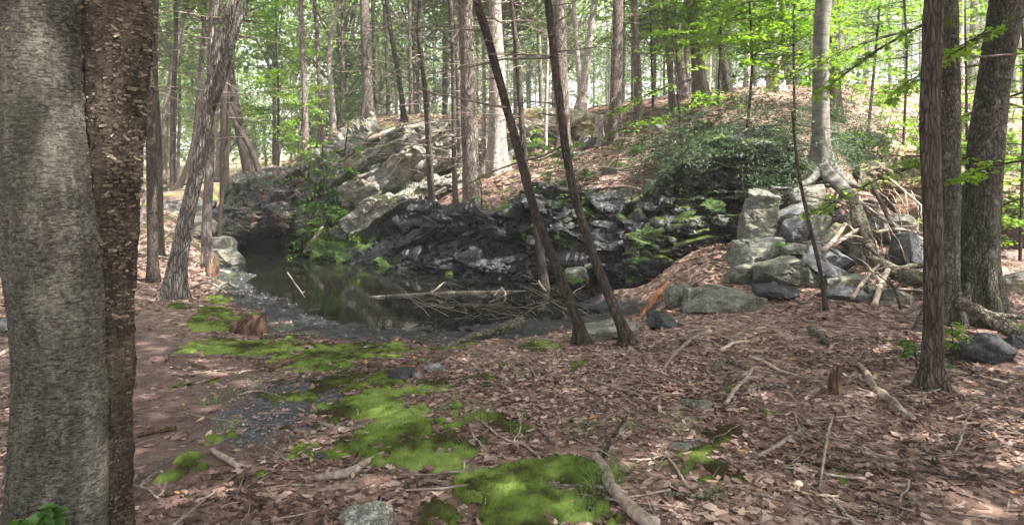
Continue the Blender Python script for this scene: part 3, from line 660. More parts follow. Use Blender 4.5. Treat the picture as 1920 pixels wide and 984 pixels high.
r = np.random.default_rng(321)
for k in range(46):
    px, py = r.uniform(1395, 1730), r.uniform(385, 575)
    if py < 340 + abs(px - 1550) * .35: continue
    g = G(px, py); w = r.uniform(12, 34)
    boulder(px, py, w, w * r.uniform(.4, .8), g[1] - .1, ['rock_block', 'rock_blue', 'rock_mossy', 'rock_block'][k % 4], ('small angular fragment ' + ('high in the rubble pile ' if py < 470 else 'at the foot of the rubble pile ') + ('near the tall upright block' if px < 1480 else 'below the topmost block' if px < 1580 else 'beside the mossy logs')), r.uniform(-35, 35), rough=.005, name='stone_fragment', group='loose fragments in the rubble pile ' + ('high ' if py < 470 else 'low ') + ('a' if px < 1480 else 'b' if px < 1580 else 'c'), cuts=5)
for k in range(22):
    px, py = r.uniform(985, 1330), r.uniform(215, 375); g = G(px, py)
    if g[1] > 30: continue
    w = r.uniform(14, 40); boulder(px, py, w, w * r.uniform(.35, .6), g[1], ['rock_mossy', 'rock_block'][k % 2], 'grey stone poking out of the leaves on the upper slope', r.uniform(-15, 15), rough=.005, name='slope_stone', group='stones on the leafy slope')

def slabs(face, mat, rows, seed):
    r = np.random.default_rng(seed); o = bpy.data.objects[face]
    for k, (px, py, w, hh, d, tilt) in enumerate(rows):
        s_ = d / FPX; W, H_ = w * s_, hh * s_; D = W * r.uniform(.5, .8)
        me = boulder_mesh('rock_slab', (W * 1.0, D, H_ * 1.08), seed * 50 + k, M[mat], 7, .012, 5, 0.0, .09, 20); c = P(px, py, d + D * .22)
        p = ob('rock_slab', me, o, c); p.rotation_euler = (r.uniform(-.25, .1), math.radians(tilt + r.uniform(-5, 5)), r.uniform(-.3, .3))
slabs('tilted_rock_slabs', 'rock_upper', [(668, 425, 90, 40, 16.7, -38), (705, 392, 120, 44, 16.5, -32), (775, 372, 130, 40, 16.4, -28), (845, 352, 110, 40, 16.5, -24), (690, 352, 110, 46, 16.9, -34), (745, 330, 150, 42, 16.9, -30), (820, 305, 130, 38, 17.1, -26), (900, 300, 100, 44, 17.3, -18), (655, 322, 90, 40, 17.8, -36), (715, 290, 130, 36, 17.9, -30), (790, 268, 130, 34, 18.0, -24), (865, 268, 100, 34, 18.2, -14), (930, 275, 90, 36, 18.4, -8), (745, 262, 90, 26, 18.5, -26), (960, 310, 60, 34, 17.7, -5)], 21)
slabs('wet_rock_ledge', 'rock_wet', [(700, 482, 100, 26, 15.8, -28), (745, 465, 110, 34, 15.5, -24), (790, 490, 110, 26, 14.8, -10), (800, 440, 110, 36, 15.2, -18), (850, 500, 120, 24, 14.1, -8), (870, 462, 130, 34, 14.2, -10), (890, 420, 140, 38, 14.3, -6), (945, 490, 120, 36, 13.5, -6), (965, 440, 130, 36, 13.7, -4), (980, 405, 130, 30, 13.9, -2), (1030, 505, 90, 38, 13.0, -2), (1050, 460, 120, 36, 13.0, 2), (1075, 415, 130, 34, 13.2, 0), (1120, 500, 90, 44, 12.2, 4), (1145, 455, 110, 36, 12.4, 0), (1160, 412, 110, 28, 12.8, 0)], 22)
slabs('mossy_stepped_ledge', 'rock_ledge', [(1205, 500, 70, 44, 11.4, 4), (1215, 455, 90, 34, 11.6, 0), (1262, 430, 90, 28, 11.7, -4), (1310, 428, 110, 24, 11.6, 0), (1375, 420, 110, 30, 11.5, 2), (1290, 385, 100, 28, 12.0, -3), (1360, 378, 120, 30, 12.0, 0), (1330, 335, 120, 32, 12.3, -2), (1400, 335, 110, 36, 12.2, 2), (1310, 300, 90, 28, 12.5, -4), (1385, 292, 130, 30, 12.4, 0), (1455, 310, 100, 44, 12.2, 3)], 23)
slabs('cave_rock', 'rock_cave', [(440, 425, 44, 60, 17.1, 6), (480, 412, 70, 44, 17.1, -4), (530, 408, 80, 48, 17.1, 3), (575, 425, 50, 50, 17.0, -8), (500, 372, 90, 40, 17.6, -6), (560, 360, 80, 44, 18.0, -14)], 24)
slabs('quarry_recess', 'rock_recess', [(1690, 350, 90, 36, 12.9, 4), (1755, 356, 90, 40, 13.5, 0), (1830, 362, 110, 34, 13.9, -3), (1905, 362, 100, 36, 14.1, 2), (1640, 345, 60, 60, 12.6, 8)], 25)

# ------------------------------------------------------------------ trees
def spray_quads(c, d, n, L, W):
    """leaf-like diamonds: centre base c, direction d, normal n, length L, width W"""
    d = d / (np.linalg.norm(d, axis=1)[:, None] + 1e-9); s = np.cross(d, n); s /= np.linalg.norm(s, axis=1)[:, None] + 1e-9
    u = np.cross(s, d); L = L[:, None]; W = W[:, None]
    a = c; b = c + d * L * .45 + s * W * .5 + u * W * .12; e = c + d * L; g = c + d * L * .45 - s * W * .5 + u * W * .12
    v = np.stack([a, b, e, g], 1).reshape(-1, 3); k = np.arange(len(c))[:, None] * 4
    return v, k + np.array([[0, 1, 2, 3]])
def unit(a): return a / (np.linalg.norm(a, axis=-1, keepdims=True) + 1e-9)
def deciduous_crown(seed, rx, rz, ncl, per, leaf, mat, flat=.35):
    r = np.random.default_rng(seed)
    u = unit(r.normal(size=(ncl, 3))); rad = r.uniform(.25, 1, ncl) ** .5
    cc = u * rad[:, None] * np.array([rx, rx, rz]) * (1 + .25 * fbm(u * 1.5 + seed, seed, 2))[:, None]
    cc[:, 2] += rz * .55
    cs = r.uniform(.35, .95, ncl) * rx * .22
    p = np.repeat(cc, per, 0) + r.normal(size=(ncl * per, 3)) * np.repeat(cs, per)[:, None] * np.array([1, 1, flat])
    N = len(p); d = unit(r.normal(size=(N, 3)) * np.array([1, 1, .35]) + np.array([0, 0, -.25])); n = unit(r.normal(size=(N, 3)) * .45 + np.array([0, 0, 1]))
    v, f = spray_quads(p, d, n, leaf * r.uniform(.6, 1.3, N), leaf * .7 * r.uniform(.7, 1.2, N))
    tint = np.clip(np.repeat(r.uniform(.1, .9, ncl), per) * .6 + r.uniform(0, .4, N), 0, 1)
    me = mk('crown', v, f, mat, False, np.repeat(tint, 4))
    mb = MB()
    for k in r.choice(ncl, min(ncl, 34), replace=False):
        e = cc[k]; zb = r.uniform(-.35, .5) * rz; a = np.array([0, 0, min(zb, e[2])]); m_ = (a + e) / 2 + r.normal(size=3) * .2 + np.array([0, 0, -.1])
        add_tube(mb, resample([a, m_, e], 7), np.linspace(.05, .012, 7) * rx / 3, 5)
    return me, mb.mesh('limbs', M['bark_grey'])
def hemlock_crown(seed, H_, R_, nb, mat, q=.17, droop=.35, base_len=.7, brad=.022, dq=1.0):
    r = np.random.default_rng(seed); C, D, Nn, L_, W_, Tn = [], [], [], [], [], []; mb = MB()
    for b in range(nb):
        z = H_ * (b + r.uniform(0, 1)) / nb; ln = R_ * ((1 - z / H_) * (1 - .2) + .2) * r.uniform(base_len, 1.1); az = r.uniform(0, 2 * PI)
        n = max(4, int(ln / (.17 * dq))); t = np.linspace(0, 1, n)
        dirh = np.array([math.cos(az), math.sin(az), 0]); pts = np.array([0, 0, z]) + dirh * (t * ln)[:, None]; pts[:, 2] += .10 * ln * np.sin(t * PI) - droop * ln * t ** 2
        add_tube(mb, pts[::2] if n > 5 else pts, np.linspace(brad, brad * .27, len(pts[::2]) if n > 5 else n), 4, cap=False)
        side = np.array([-dirh[1], dirh[0], 0]); tb = r.uniform(.2, .8)
        for k in range(1, n):
            if t[k] < .16: continue
            for sg in (-1, 1):
                tl = ln * .34 * (1.15 - t[k]) * r.uniform(.5, 1.2) + .12; m = max(2, int(tl / (.075 * dq))); s = np.linspace(.1, 1, m)
                dd = unit(side * sg + dirh * .75 + np.array([0, 0, -.25]) + r.normal(size=3) * .12)
                q0 = pts[k] + dd * (s * tl)[:, None]; q0[:, 2] -= .12 * tl * s ** 2
                C.append(q0 + r.normal(size=(m, 3)) * .02); D.append(unit(dd + r.normal(size=(m, 3)) * .55)); Nn.append(unit(np.array([0, 0, 1.]) + r.normal(size=(m, 3)) * .3))
                L_.append(np.full(m, q) * r.uniform(.6, 1.2, m)); W_.append(np.full(m, q * .26)); Tn.append(np.clip(tb * .6 + r.uniform(0, .4, m), 0, 1))
    v, f = spray_quads(np.concatenate(C), np.concatenate(D), np.concatenate(Nn), np.concatenate(L_), np.concatenate(W_))
    return mk('crown', v, f, mat, False, np.repeat(np.concatenate(Tn), 4)), mb.mesh('limbs', M['bark_dark'])
DEC = [deciduous_crown(30 + k, 3.3, 3.0, 64, 34, .19, M['leaf_mid']) for k in range(3)]
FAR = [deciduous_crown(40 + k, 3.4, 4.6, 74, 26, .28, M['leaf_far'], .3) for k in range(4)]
HEM = [hemlock_crown(50 + k, 9, 2.6, 40, M['hemlock'], .18) for k in range(3)]

def bark_disp(amp, seed, lobes=0):
    def f(p, th, rad):
        n, s = len(p), len(th)
        L = np.concatenate([[0], np.cumsum(np.linalg.norm(np.diff(p, axis=0), axis=1))])
        q = np.stack([np.repeat(np.cos(th)[None], n, 0).ravel() * 9, np.repeat(np.sin(th)[None], n, 0).ravel() * 9, np.repeat(L[:, None] * 2.2, s, 1).ravel()], 1)
        q2 = np.stack([np.cos(th)[None].repeat(n, 0).ravel() * 1.3, np.sin(th)[None].repeat(n, 0).ravel() * 1.3, np.repeat(L[:, None] * 1.1, s, 1).ravel()], 1)
        r_ = (np.abs(fbm(q, seed, 3)) * amp * 2.2).reshape(n, s) + (fbm(q2, seed + 5, 2).reshape(n, s)) * rad[:, None] * .16
        fl = np.exp(-np.maximum(L - .12, 0) / (rad[0] * 2.0))[:, None]
        r_ = r_ + fl * rad[:, None] * (.5 + .5 * np.cos(th[None] * 5 + seed) + .2 * np.cos(th[None] * 3 + seed * 2))
        return r_
    return f
def trunk_path(spec, H_):
    """spec [(px,py,d,w)...] bottom to top; ends extended up to height H_"""
    pts = []
    for k, s in enumerate(spec):
        px, py, d, w = s; p = P(px, py, d)
        if k == 0: p[2] = h1(p[0], p[1]) - .14
        pts.append([*p, w * d / FPX / 2 * .86])
    a, b = np.array(pts[-2]), np.array(pts[-1]); up = unit((b - a)[:3])
    rem = H_ - b[2]; r0 = b[3]; p = b[:3].copy()
    if rem > 0:
        n = max(3, int(rem / 2.0)); st = rem / n
        for k in range(n):
            up = unit(up + np.array([0, 0, .08])); p = p + up * st / max(up[2], .3); pts.append([*p, r0 * (1 - .8 * (k + 1) / n)])
    return np.array(pts)
def twigs_mesh(path, n, zlo, zhi, seed, ln=(.5, 1.8), rad=.011, up=0.0, upward=0):
    r = np.random.default_rng(seed); mb = MB()
    zs = path[:, 2]
    for k in range(n):
        z = r.uniform(zlo, zhi); i = np.argmin(abs(zs - z)); b = path[i, :3]; az = r.uniform(0, 2 * PI) if r.random() < .6 else r.choice([0, PI]) + r.normal() * .5
        L = r.uniform(*ln) * (1 if r.random() < .7 else .35); d = np.array([math.cos(az), math.sin(az), r.uniform(-.25, .2) + upward])
        t = np.linspace(0, 1, 6)[:, None]; sag = r.uniform(-.25, .15)
        pts = b + d * t * L + np.array([0, 0, 1]) * (sag * L * t ** 2) + np.cumsum(r.normal(size=(6, 3)) * .025, 0) * L
        add_tube(mb, pts, np.linspace(rad, rad * .3, 6) * r.uniform(.6, 1.4), 4, cap=False)
        for q in range(r.integers(0, 4)):
            j = r.integers(2, 5); dd = unit(d + r.normal(size=3) * .7); m_ = pts[j] + dd * np.linspace(0, L * r.uniform(.2, .5), 4)[:, None]; m_[:, 2] -= np.linspace(0, .1, 4) ** 2 * 4
            add_tube(mb, m_, np.linspace(rad * .5, rad * .2, 4), 3, cap=False)
    return mb
TS = [500]
def tree(name, label, spec, H_=13, bark='bark_grey', crown=None, cz=None, cscale=1.0, tw=0, twz=None, sides=14, res=.3, bd=.004, group=None, twl=(.5, 1.8), twr=.011, top=True, cat='tree'):
    TS[0] += 1; path = trunk_path(spec, H_ if top else -9); L = np.linalg.norm(np.diff(path[:, :3], axis=0), axis=1).sum()
    n = max(8, int(L / res)); pr = resample(path, n); base = pr[0, :3].copy(); base[2] += .14
    e = empty(name, base, label, cat, group); rr = np.random.default_rng(TS[0])
    pr[:, :2] += (np.stack([vn(np.stack([pr[:, 2] * .5, pr[:, 2] * 0 + TS[0], pr[:, 2] * 0], 1), 1), vn(np.stack([pr[:, 2] * .5, pr[:, 2] * 0 + TS[0], pr[:, 2] * 0], 1), 2)], 1) * .04) * np.clip((pr[:, 2] - base[2]) / 2, 0, 1)[:, None]
    v, fs = tube(pr[:, :3] - base, np.maximum(pr[:, 3], .008), sides, True, bark_disp(bd, TS[0]))
    ob('trunk', mk('trunk', v, fs, M[bark], True), e)
    if tw:
        lo, hi = twz or (base[2] + .8, base[2] + 6)
        if spec[0][2] < 17:
            for q in range(tw): ob('dead_branch', twigs_mesh(pr, 1, lo, hi, TS[0] * 100 + q, twl, twr).mesh('dead_branch', M['twig'], True, base), e)
        else: ob('dead_twigs', twigs_mesh(pr, tw, lo, hi, TS[0], twl, twr).mesh('dead_twigs', M['twig'], True, base), e, kind='stuff')
    if crown is not None:
        cm, lm = crown; z0 = cz if cz is not None else max(H_ - 5, 5); i = np.argmin(abs(pr[:, 2] - z0)); c0 = pr[i, :3] - base; rz = rr.uniform(0, 6.28)
        for nm, m_ in (('crown', cm), ('limbs', lm)):
            o = ob(nm, m_, e, c0); o.scale = (cscale,) * 3; o.rotation_euler = (0, 0, rz)
    return e, pr

# --- left group
tree('slim_tree', 'slim straight dark trunk just right of the double birch', [(288, 532, 11.3, 22), (284, 300, 11.3, 19), (276, 0, 11.3, 17)], 14, 'bark_dark', HEM[0], 7, .9, 26, (2.2, 6.5), twl=(.8, 2.6))
tree('slim_tree', 'slim brown trunk standing behind the dark one right of the double birch', [(300, 487, 14.5, 20), (293, 200, 14.5, 17), (290, 0, 14.5, 14)], 15, 'bark_brown', HEM[1], 8, .9, 14, (2.2, 6.5))
tree('dead_pole', 'short pale bare pole leaning beside the double birch', [(257, 478, 15.3, 7), (263, 420, 15.3, 6), (273, 352, 15.4, 4)], 0, 'bark_pale', top=False, res=.2, sides=8, bd=.001)
e, lp = tree('leaning_tree', 'grey deeply furrowed tree leaning right at the left pond bank', [(322, 566, 9.8, 40), (335, 480, 9.8, 34), (365, 320, 9.85, 29), (400, 140, 9.9, 27), (440, 0, 10, 26)], 13, 'bark_lean', DEC[0], 8.5, 1.1, 6, (2.5, 5), sides=40, res=.06, bd=.010)
for pts in ([(398, 205, 9.9, 12), (418, 150, 9.7, 12), (443, 60, 9.6, 10), (470, -20, 9.6, 8)], [(402, 130, 9.95, 10), (398, 70, 10.1, 9), (412, -30, 10.2, 8)]):
    p = np.array([[*P(a, b, d), w * d / FPX / 2] for a, b, d, w in pts]); rs = resample(p, 20)
    v, fs = tube(rs[:, :3] - np.array(e.location), rs[:, 3], 10); ob('limb', mk('limb', v, fs, M['bark_lean']), e)
tree('slim_tree', 'pale slender tree with a gnarled base on the left pond bank', [(393, 505, 13.6, 26), (389, 440, 13.6, 20), (390, 300, 13.6, 18), (396, 0, 13.6, 15)], 13, 'bark_grey', DEC[1], 7.5, .8, 8, (2, 5))
tree('slim_tree', 'straight dark trunk on the bank above the cave rock', [(420, 398, 19, 20), (421, 200, 19, 18), (418, 0, 19, 15)], 15, 'bark_dark', HEM[2], 7.5, 1, 18, (3, 7))
tree('slim_tree', 'thick dark tree leaning left on the ridge above the cave', [(478, 322, 22.5, 26), (455, 260, 22.5, 23), (436, 180, 22.6, 20), (420, 60, 22.8, 18)], 13, 'bark_dark', DEC[2], 8, 1, 6, (3, 7))
tree('slim_tree', 'thinner leaning companion of the dark leaning tree on the ridge', [(494, 322, 22, 14), (470, 275, 22, 12), (440, 225, 22.1, 10), (400, 100, 22.4, 8)], 11, 'bark_dark', DEC[0], 8, .7)
tree('sapling', 'thin crooked stem between the pale slender tree and the cave rock', [(408, 478, 15.8, 10), (413, 400, 15.8, 8), (422, 320, 15.9, 7), (428, 200, 16, 5)], 7, 'bark_dark', DEC[1], 5.5, .4)
tree('slim_tree', 'narrow dark trunk behind the grey leaning tree', [(322, 385, 22.5, 10), (325, 230, 22.5, 9), (328, 0, 22.5, 8)], 12, 'bark_dark', HEM[0], 7, .8, 8, (3, 7))
tree('slim_tree', 'short dark trunk tilted right behind the grey leaning tree', [(324, 402, 21, 14), (345, 330, 21, 12), (366, 250, 21, 10), (380, 60, 21, 9)], 12, 'bark_dark', DEC[2], 8, .8)
tree('slim_tree', 'dark trunk at the picture edge left of the double birch', [(2, 532, 10.9, 13), (3, 300, 10.9, 12), (4, 0, 10.9, 11)], 13, 'bark_dark', DEC[2], 8, .9, 4, (2, 5))
tree('slim_tree', 'forked grey trunk leaning right far behind the slim brown trunk', [(305, 330, 27, 14), (312, 200, 27, 13), (335, 80, 27, 12)], 14, 'bark_grey', DEC[1], 9, 1.0, 6, (4, 8))
# --- ridge, left to middle
tree('ridge_tree', 'dark trunk on the sunny ridge beside the bright green sapling', [(574, 296, 22, 15), (570, 150, 22, 13), (564, 0, 22, 11)], 16, 'bark_pine', HEM[1], 9, .8, 16, (3.5, 8))
tree('ridge_tree', 'slim brown trunk left of the white-barked ridge tree', [(607, 275, 26, 13), (600, 180, 26, 11), (592, 60, 26, 9)], 15, 'bark_pine', HEM[0], 8.5, .9, 8, (4, 9))
tree('ridge_tree', 'white-barked slightly curved trunk on the ridge', [(629, 272, 26, 14), (623, 200, 26, 12), (619, 110, 26, 11), (628, 40, 26, 9)], 15, 'bark_pale', DEC[2], 9.5, .9)
tree('ridge_tree', 'thin grey trunk right of the white-barked ridge tree', [(644, 268, 29, 9), (643, 120, 29, 8), (642, 0, 29, 7)], 15, 'bark_grey', HEM[2], 5, .8, 6, (4, 9))
tree('ridge_tree', 'stout reddish twin trunk rising behind the tilted slabs', [(691, 258, 22.5, 24), (688, 120, 22.5, 22), (684, 0, 22.5, 20)], 17, 'bark_pine', HEM[0], 9.4, .8, 22, (4, 8.5))
tree('ridge_tree', 'thin dark trunk just right of the reddish twin trunk', [(708, 255, 24, 9), (702, 120, 24, 8), (698, 0, 24, 7)], 14, 'bark_dark', HEM[1], 4.6, .75, 8, (4, 8))
tree('ridge_tree', 'slim dark trunk above the mossy log on the ridge', [(728, 250, 25, 10), (726, 120, 25, 9), (722, 0, 25, 8)], 15, 'bark_dark', DEC[0], 9, .9, 6, (4, 8))
tree('ridge_tree', 'leaning dark trunk at the top of the tilted slabs', [(760, 246, 20.5, 12), (748, 150, 20.5, 11), (730, 30, 20.6, 9)], 13, 'bark_dark', DEC[1], 10.5, .5, 8, (4, 7))
tree('ridge_tree', 'straight narrow trunk at the top of the tilted slabs', [(772, 244, 22, 9), (769, 120, 22, 8), (767, 0, 22, 7)], 14, 'bark_grey', HEM[2], 4.4, .7, 12, (4, 8))
tree('ledge_tree', 'slender forked brown tree growing before the tilted slabs', [(812, 394, 15.7, 17), (805, 260, 15.7, 14), (798, 160, 15.7, 13), (786, 60, 15.8, 10), (788, 0, 15.8, 8)], 11, 'bark_brown', HEM[0], 6.8, .8, 34, (1.8, 5.5), twl=(.8, 2.4))
tree('ledge_tree', 'very thin brown trunk on the mossy ledge top', [(857, 390, 15.3, 13), (850, 290, 15.3, 10), (846, 0, 15.3, 9)], 12, 'bark_brown', HEM[1], 6.6, .8, 20, (1.6, 5.5), twl=(.5, 1.6))
tree('ledge_tree', 'pale straight trunk left of the thick ledge tree', [(868, 346, 16.6, 16), (858, 150, 16.6, 15), (848, 0, 16.6, 14)], 15, 'bark_grey', HEM[2], 5.0, .7, 16, (2.5, 6))
tree('ledge_tree', 'thick purplish-brown trunk rooted on the mossy ledge', [(889, 392, 14.4, 44), (882, 300, 14.4, 36), (875, 150, 14.4, 31), (870, 0, 14.4, 29)], 17, 'bark_pine', HEM[0], 7.2, 1.1, 30, (1.8, 6), sides=28, res=.1, bd=.006, twl=(.6, 2.2))
tree('ledge_tree', 'pale sunlit trunk behind the first leaning thin tree', [(932, 332, 16.6, 40), (932, 200, 16.6, 35), (930, 0, 16.6, 27)], 17, 'bark_pale', HEM[1], 7.2, 1.0, 22, (2.5, 6.5), sides=24, res=.12)
tree('ledge_tree', 'short thin dead stem beside the pale sunlit trunk', [(908, 334, 16.8, 10), (907, 280, 16.8, 9), (905, 120, 16.8, 7)], 8, 'bark_pale', None, tw=6, twz=(2, 4))
tree('ledge_tree', 'thin twiggy tree at the waterline behind the leaning pair', [(1026, 530, 12.1, 20), (1005, 430, 12.15, 15), (985, 300, 12.2, 13), (968, 120, 12.3, 12), (958, 0, 12.4, 10)], 11, 'bark_brown', HEM[2], 6.5, .8, 34, (2.2, 5.2), twl=(.6, 1.9))
tree('ledge_tree', 'grey trunk seen behind the second leaning thin tree', [(1056, 296, 18, 30), (1054, 150, 18, 27), (1050, 0, 18, 25)], 17, 'bark_pine', HEM[0], 7.5, 1, 18, (3, 7))
tree('dead_pole', 'bare straight pale pole in front of the sunlit outcrop', [(1022, 300, 17.6, 9), (1023, 200, 17.6, 8), (1025, 90, 17.6, 6)], 6, 'bark_pale', None)
tree('slope_tree', 'pale trunk leaning right on top of the sunlit outcrop', [(1086, 222, 24, 22), (1094, 160, 24, 18), (1108, 60, 24, 15)], 15, 'bark_pale', DEC[1], 9, 1)
tree('dead_snag', 'short broken sunlit snag right of the sunlit outcrop', [(1124, 284, 18.6, 20), (1124, 250, 18.6, 17), (1122, 216, 18.6, 15)], 0, 'bark_pale', top=False, sides=14, res=.1)
tree('slope_tree', 'tall pale trunk standing on the leafy slope right of the snag', [(1153, 280, 18.2, 28), (1156, 150, 18.2, 25), (1157, 0, 18.2, 22)], 17, 'bark_pine', HEM[2], 7.4, 1, 12, (3, 7), sides=22, res=.12)
tree('slope_tree', 'slimmer reddish trunk next to the tall pale slope trunk', [(1197, 262, 19, 19), (1194, 120, 19, 16), (1191, 0, 19, 14)], 16, 'bark_pine', HEM[1], 5.2, .75, 12, (3.5, 7))
tree('slope_tree', 'narrow orange-brown trunk above the fallen trunk', [(1262, 240, 20, 14), (1254, 100, 20, 12), (1246, 0, 20, 11)], 15, 'bark_pine', HEM[0], 8, .8, 12, (3.5, 7.5))
tree('slope_tree', 'grey trunk directly behind the narrow orange-brown one', [(1284, 224, 22, 22), (1272, 100, 22, 20), (1262, 0, 22, 18)], 17, 'bark_grey', HEM[2], 5.6, .85, 12, (4, 8))
tree('slope_tree', 'stout brown trunk above the dark stepped ledge', [(1318, 200, 19.5, 30), (1308, 100, 19.5, 26), (1297, 0, 19.5, 23)], 17, 'bark_pine', HEM[1], 8, 1, 10, (4, 8), sides=22, res=.14)
tree('slope_tree', 'dark trunk tilted left behind the lime green maple leaves', [(1366, 168, 24, 18), (1352, 90, 24, 15), (1336, 0, 24, 13)], 16, 'bark_dark', HEM[0], 9.5, .9, 8, (5, 9))
tree('slope_tree', 'white trunk half hidden by lime green leaves', [(1402, 165, 27, 14), (1400, 80, 27, 12), (1398, 0, 27, 11)], 16, 'bark_pale', DEC[1], 11, .9)
tree('slope_tree', 'large sunlit trunk left of the smooth grey tree', [(1458, 172, 24, 28), (1453, 80, 24, 26), (1447, 0, 24, 25)], 18, 'bark_pale', DEC[2], 10.5, 1.1, sides=22, res=.15)
tree('slope_tree', 'rough brown trunk right behind the smooth grey tree', [(1568, 230, 17, 26), (1564, 120, 17, 21), (1558, 0, 17, 18)], 16, 'bark_pine', DEC[0], 9, 1, sides=20, res=.12)
tree('slope_tree', 'greyish trunk seen between the two right-hand trunks, nearer one', [(1822, 172, 28, 17), (1824, 80, 28, 15), (1826, 0, 28, 14)], 17, 'bark_grey', DEC[2], 12, 1, 8, (6, 10))
tree('slope_tree', 'paler trunk seen between the two right-hand trunks, farther one', [(1802, 165, 31, 13), (1803, 80, 31, 11), (1804, 0, 31, 10)], 17, 'bark_pale', HEM[1], 12, 1, 8, (6, 10))
tree('dead_snag', 'small reddish broken stump on the sunny upper bank', [(1625, 172, 25, 9), (1625, 160, 25, 8), (1626, 148, 25, 5)], 0, 'wood_fresh', top=False, sides=10, res=.08)
# --- smooth grey tree on the pile, with root
e, bp = tree('smooth_grey_tree', 'smooth grey tree growing from the top of the rubble pile', [(1543, 345, 11.7, 52), (1537, 285, 11.7, 36), (1540, 150, 11.7, 33), (1546, 0, 11.7, 33)], 14, 'bark_beech', DEC[0], 10, .75, 0, sides=32, res=.08, bd=.002)
for pts in ([(1542, 312, 11.6, 22), (1556, 334, 11.2, 25), (1580, 352, 10.8, 24), (1600, 374, 10.5, 18), (1612, 400, 10.3, 12)], [(1538, 320, 11.5, 18), (1520, 338, 11.2, 14), (1500, 350, 11.0, 10), (1484, 362, 10.9, 6)], [(1548, 320, 11.8, 16), (1590, 342, 11.8, 12), (1630, 358, 11.6, 6)]):
    p = np.array([[*P(a, b, d), w * d / FPX / 2] for a, b, d, w in pts]); rs = resample(p, 26)
    v, fs = tube(rs[:, :3] - np.array(e.location), rs[:, 3], 16, True, lambda p_, th, r_: (fbm(np.stack([np.cos(th)[None].repeat(len(p_), 0).ravel() * 2, np.sin(th)[None].repeat(len(p_), 0).ravel() * 2, np.repeat(np.arange(len(p_))[:, None] * .12, len(th), 1).ravel()], 1), 3, 3).reshape(len(p_), len(th)) * r_[:, None] * .6))
    ob('root', mk('root', v, fs, M['bark_beech']), e)
# --- leaning pair in front of the pond
tree('leaning_sapling', 'dark thin tree leaning left before the pond, left of the pair', [(1096, 652, 6.75, 36), (1088, 622, 6.75, 24), (1083, 600, 6.75, 21), (1040, 490, 6.8, 19), (998, 380, 6.8, 18), (950, 210, 6.85, 17), (912, 70, 6.9, 16), (885, -20, 6.9, 15)], 9, 'bark_dark', DEC[1], 7.2, .7, 7, (2.2, 4.4), sides=36, res=.04, bd=.008, twl=(.5, 1.6))
tree('leaning_sapling', 'dark thin tree leaning left before the pond, right of the pair', [(1182, 660, 6.6, 38), (1173, 632, 6.6, 24), (1165, 610, 6.6, 20), (1112, 480, 6.65, 17), (1068, 340, 6.7, 16), (1044, 170, 6.7, 16), (1030, 0, 6.7, 15)], 9, 'bark_dark', DEC[2], 7.2, .7, 12, (1.7, 4.4), sides=36, res=.04, bd=.008, twl=(.6, 1.7))
# --- right-hand trunks
tree('straight_tree', 'straight reddish-brown trunk nearest the right-hand edge', [(1748, 735, 4.95, 54), (1750, 690, 4.95, 37), (1750, 640, 4.95, 34), (1755, 300, 4.95, 36), (1757, 0, 4.95, 38)], 11, 'bark_brown', DEC[1], 6.3, 1.1, 6, (2.3, 4), sides=56, res=.03, bd=.009, twl=(.4, 1.2))
tree('mossy_tree', 'left stem of the double tree, hidden partly by the straight trunk', [(1780, 612, 7.0, 50), (1779, 480, 7.0, 38), (1774, 250, 7.0, 37), (1772, 0, 7.0, 38)], 12, 'bark_maple', DEC[0], 7.6, 1.1, 5, (2.3, 4.2), sides=48, res=.04, bd=.009)
tree('mossy_tree', 'right stem of the double tree, thick and leaning outward', [(1830, 608, 7.1, 88), (1836, 480, 7.1, 68), (1856, 250, 7.15, 64), (1892, 0, 7.2, 62)], 13, 'bark_maple', DEC[2], 9, .85, 6, (2.3, 4.4), sides=60, res=.04, bd=.012)
# --- thin dark dead sapling in front of the pile
tree('dead_sapling', 'thin dark bare sapling standing in front of the rubble pile', [(1551, 582, 8.0, 11), (1538, 510, 8.05, 9), (1520, 430, 8.1, 8), (1500, 330, 8.2, 7), (1487, 210, 8.3, 5)], 0, 'bark_dark', None, tw=7, twz=(1.2, 2.3), top=False, sides=10, res=.06, bd=.001, twr=.006)
# --- double birch in the foreground
base = np.array([-1.78, 2.62, h1(-1.78, 2.62)])
be = empty('double_birch', base, 'large double-stemmed birch with peeling bark, close to the camera', 'tree')
def stem(spec, n, sides, mat, name, seed, amp, knots):
    p = np.array([[*P(a, b, d), w * d / FPX / 2] for a, b, d, w in spec]); rs = resample(p, n)
    def dsp(pp, th, rad):
        nn, s = len(pp), len(th); zz = np.repeat(pp[:, 2][:, None], s, 1).ravel(); cx = np.cos(th)[None].repeat(nn, 0).ravel(); sx = np.sin(th)[None].repeat(nn, 0).ravel()
        a = fbm(np.stack([cx * 1.2, sx * 1.2, zz * 1.4], 1), seed, 3) * .05
        b = np.abs(fbm(np.stack([cx * 7, sx * 7, zz * 30], 1), seed + 3, 3)) * amp * .7
        c = np.abs(fbm(np.stack([cx * 12, sx * 12, zz * 5], 1), seed + 4, 3)) * amp * 1.6
        return (a * .5 + b + c).reshape(nn, s) - .006
    v, fs = tube(rs[:, :3] - base, rs[:, 3], sides, True, dsp)
    o = ob(name, mk(name, v, fs, M[mat], True), be); return o, rs
lt, lrs = stem([(118, 1120, 2.62, 210), (112, 1000, 2.62, 172), (114, 800, 2.62, 166), (112, 620, 2.62, 160), (100, 480, 2.62, 162), (86, 300, 2.64, 160), (78, 120, 2.66, 166), (74, -60, 2.68, 168), (60, -400, 2.7, 150), (40, -900, 2.75, 120), (30, -1800, 2.8, 70)], 420, 96, 'birch', 'trunk', 71, .009, 0)
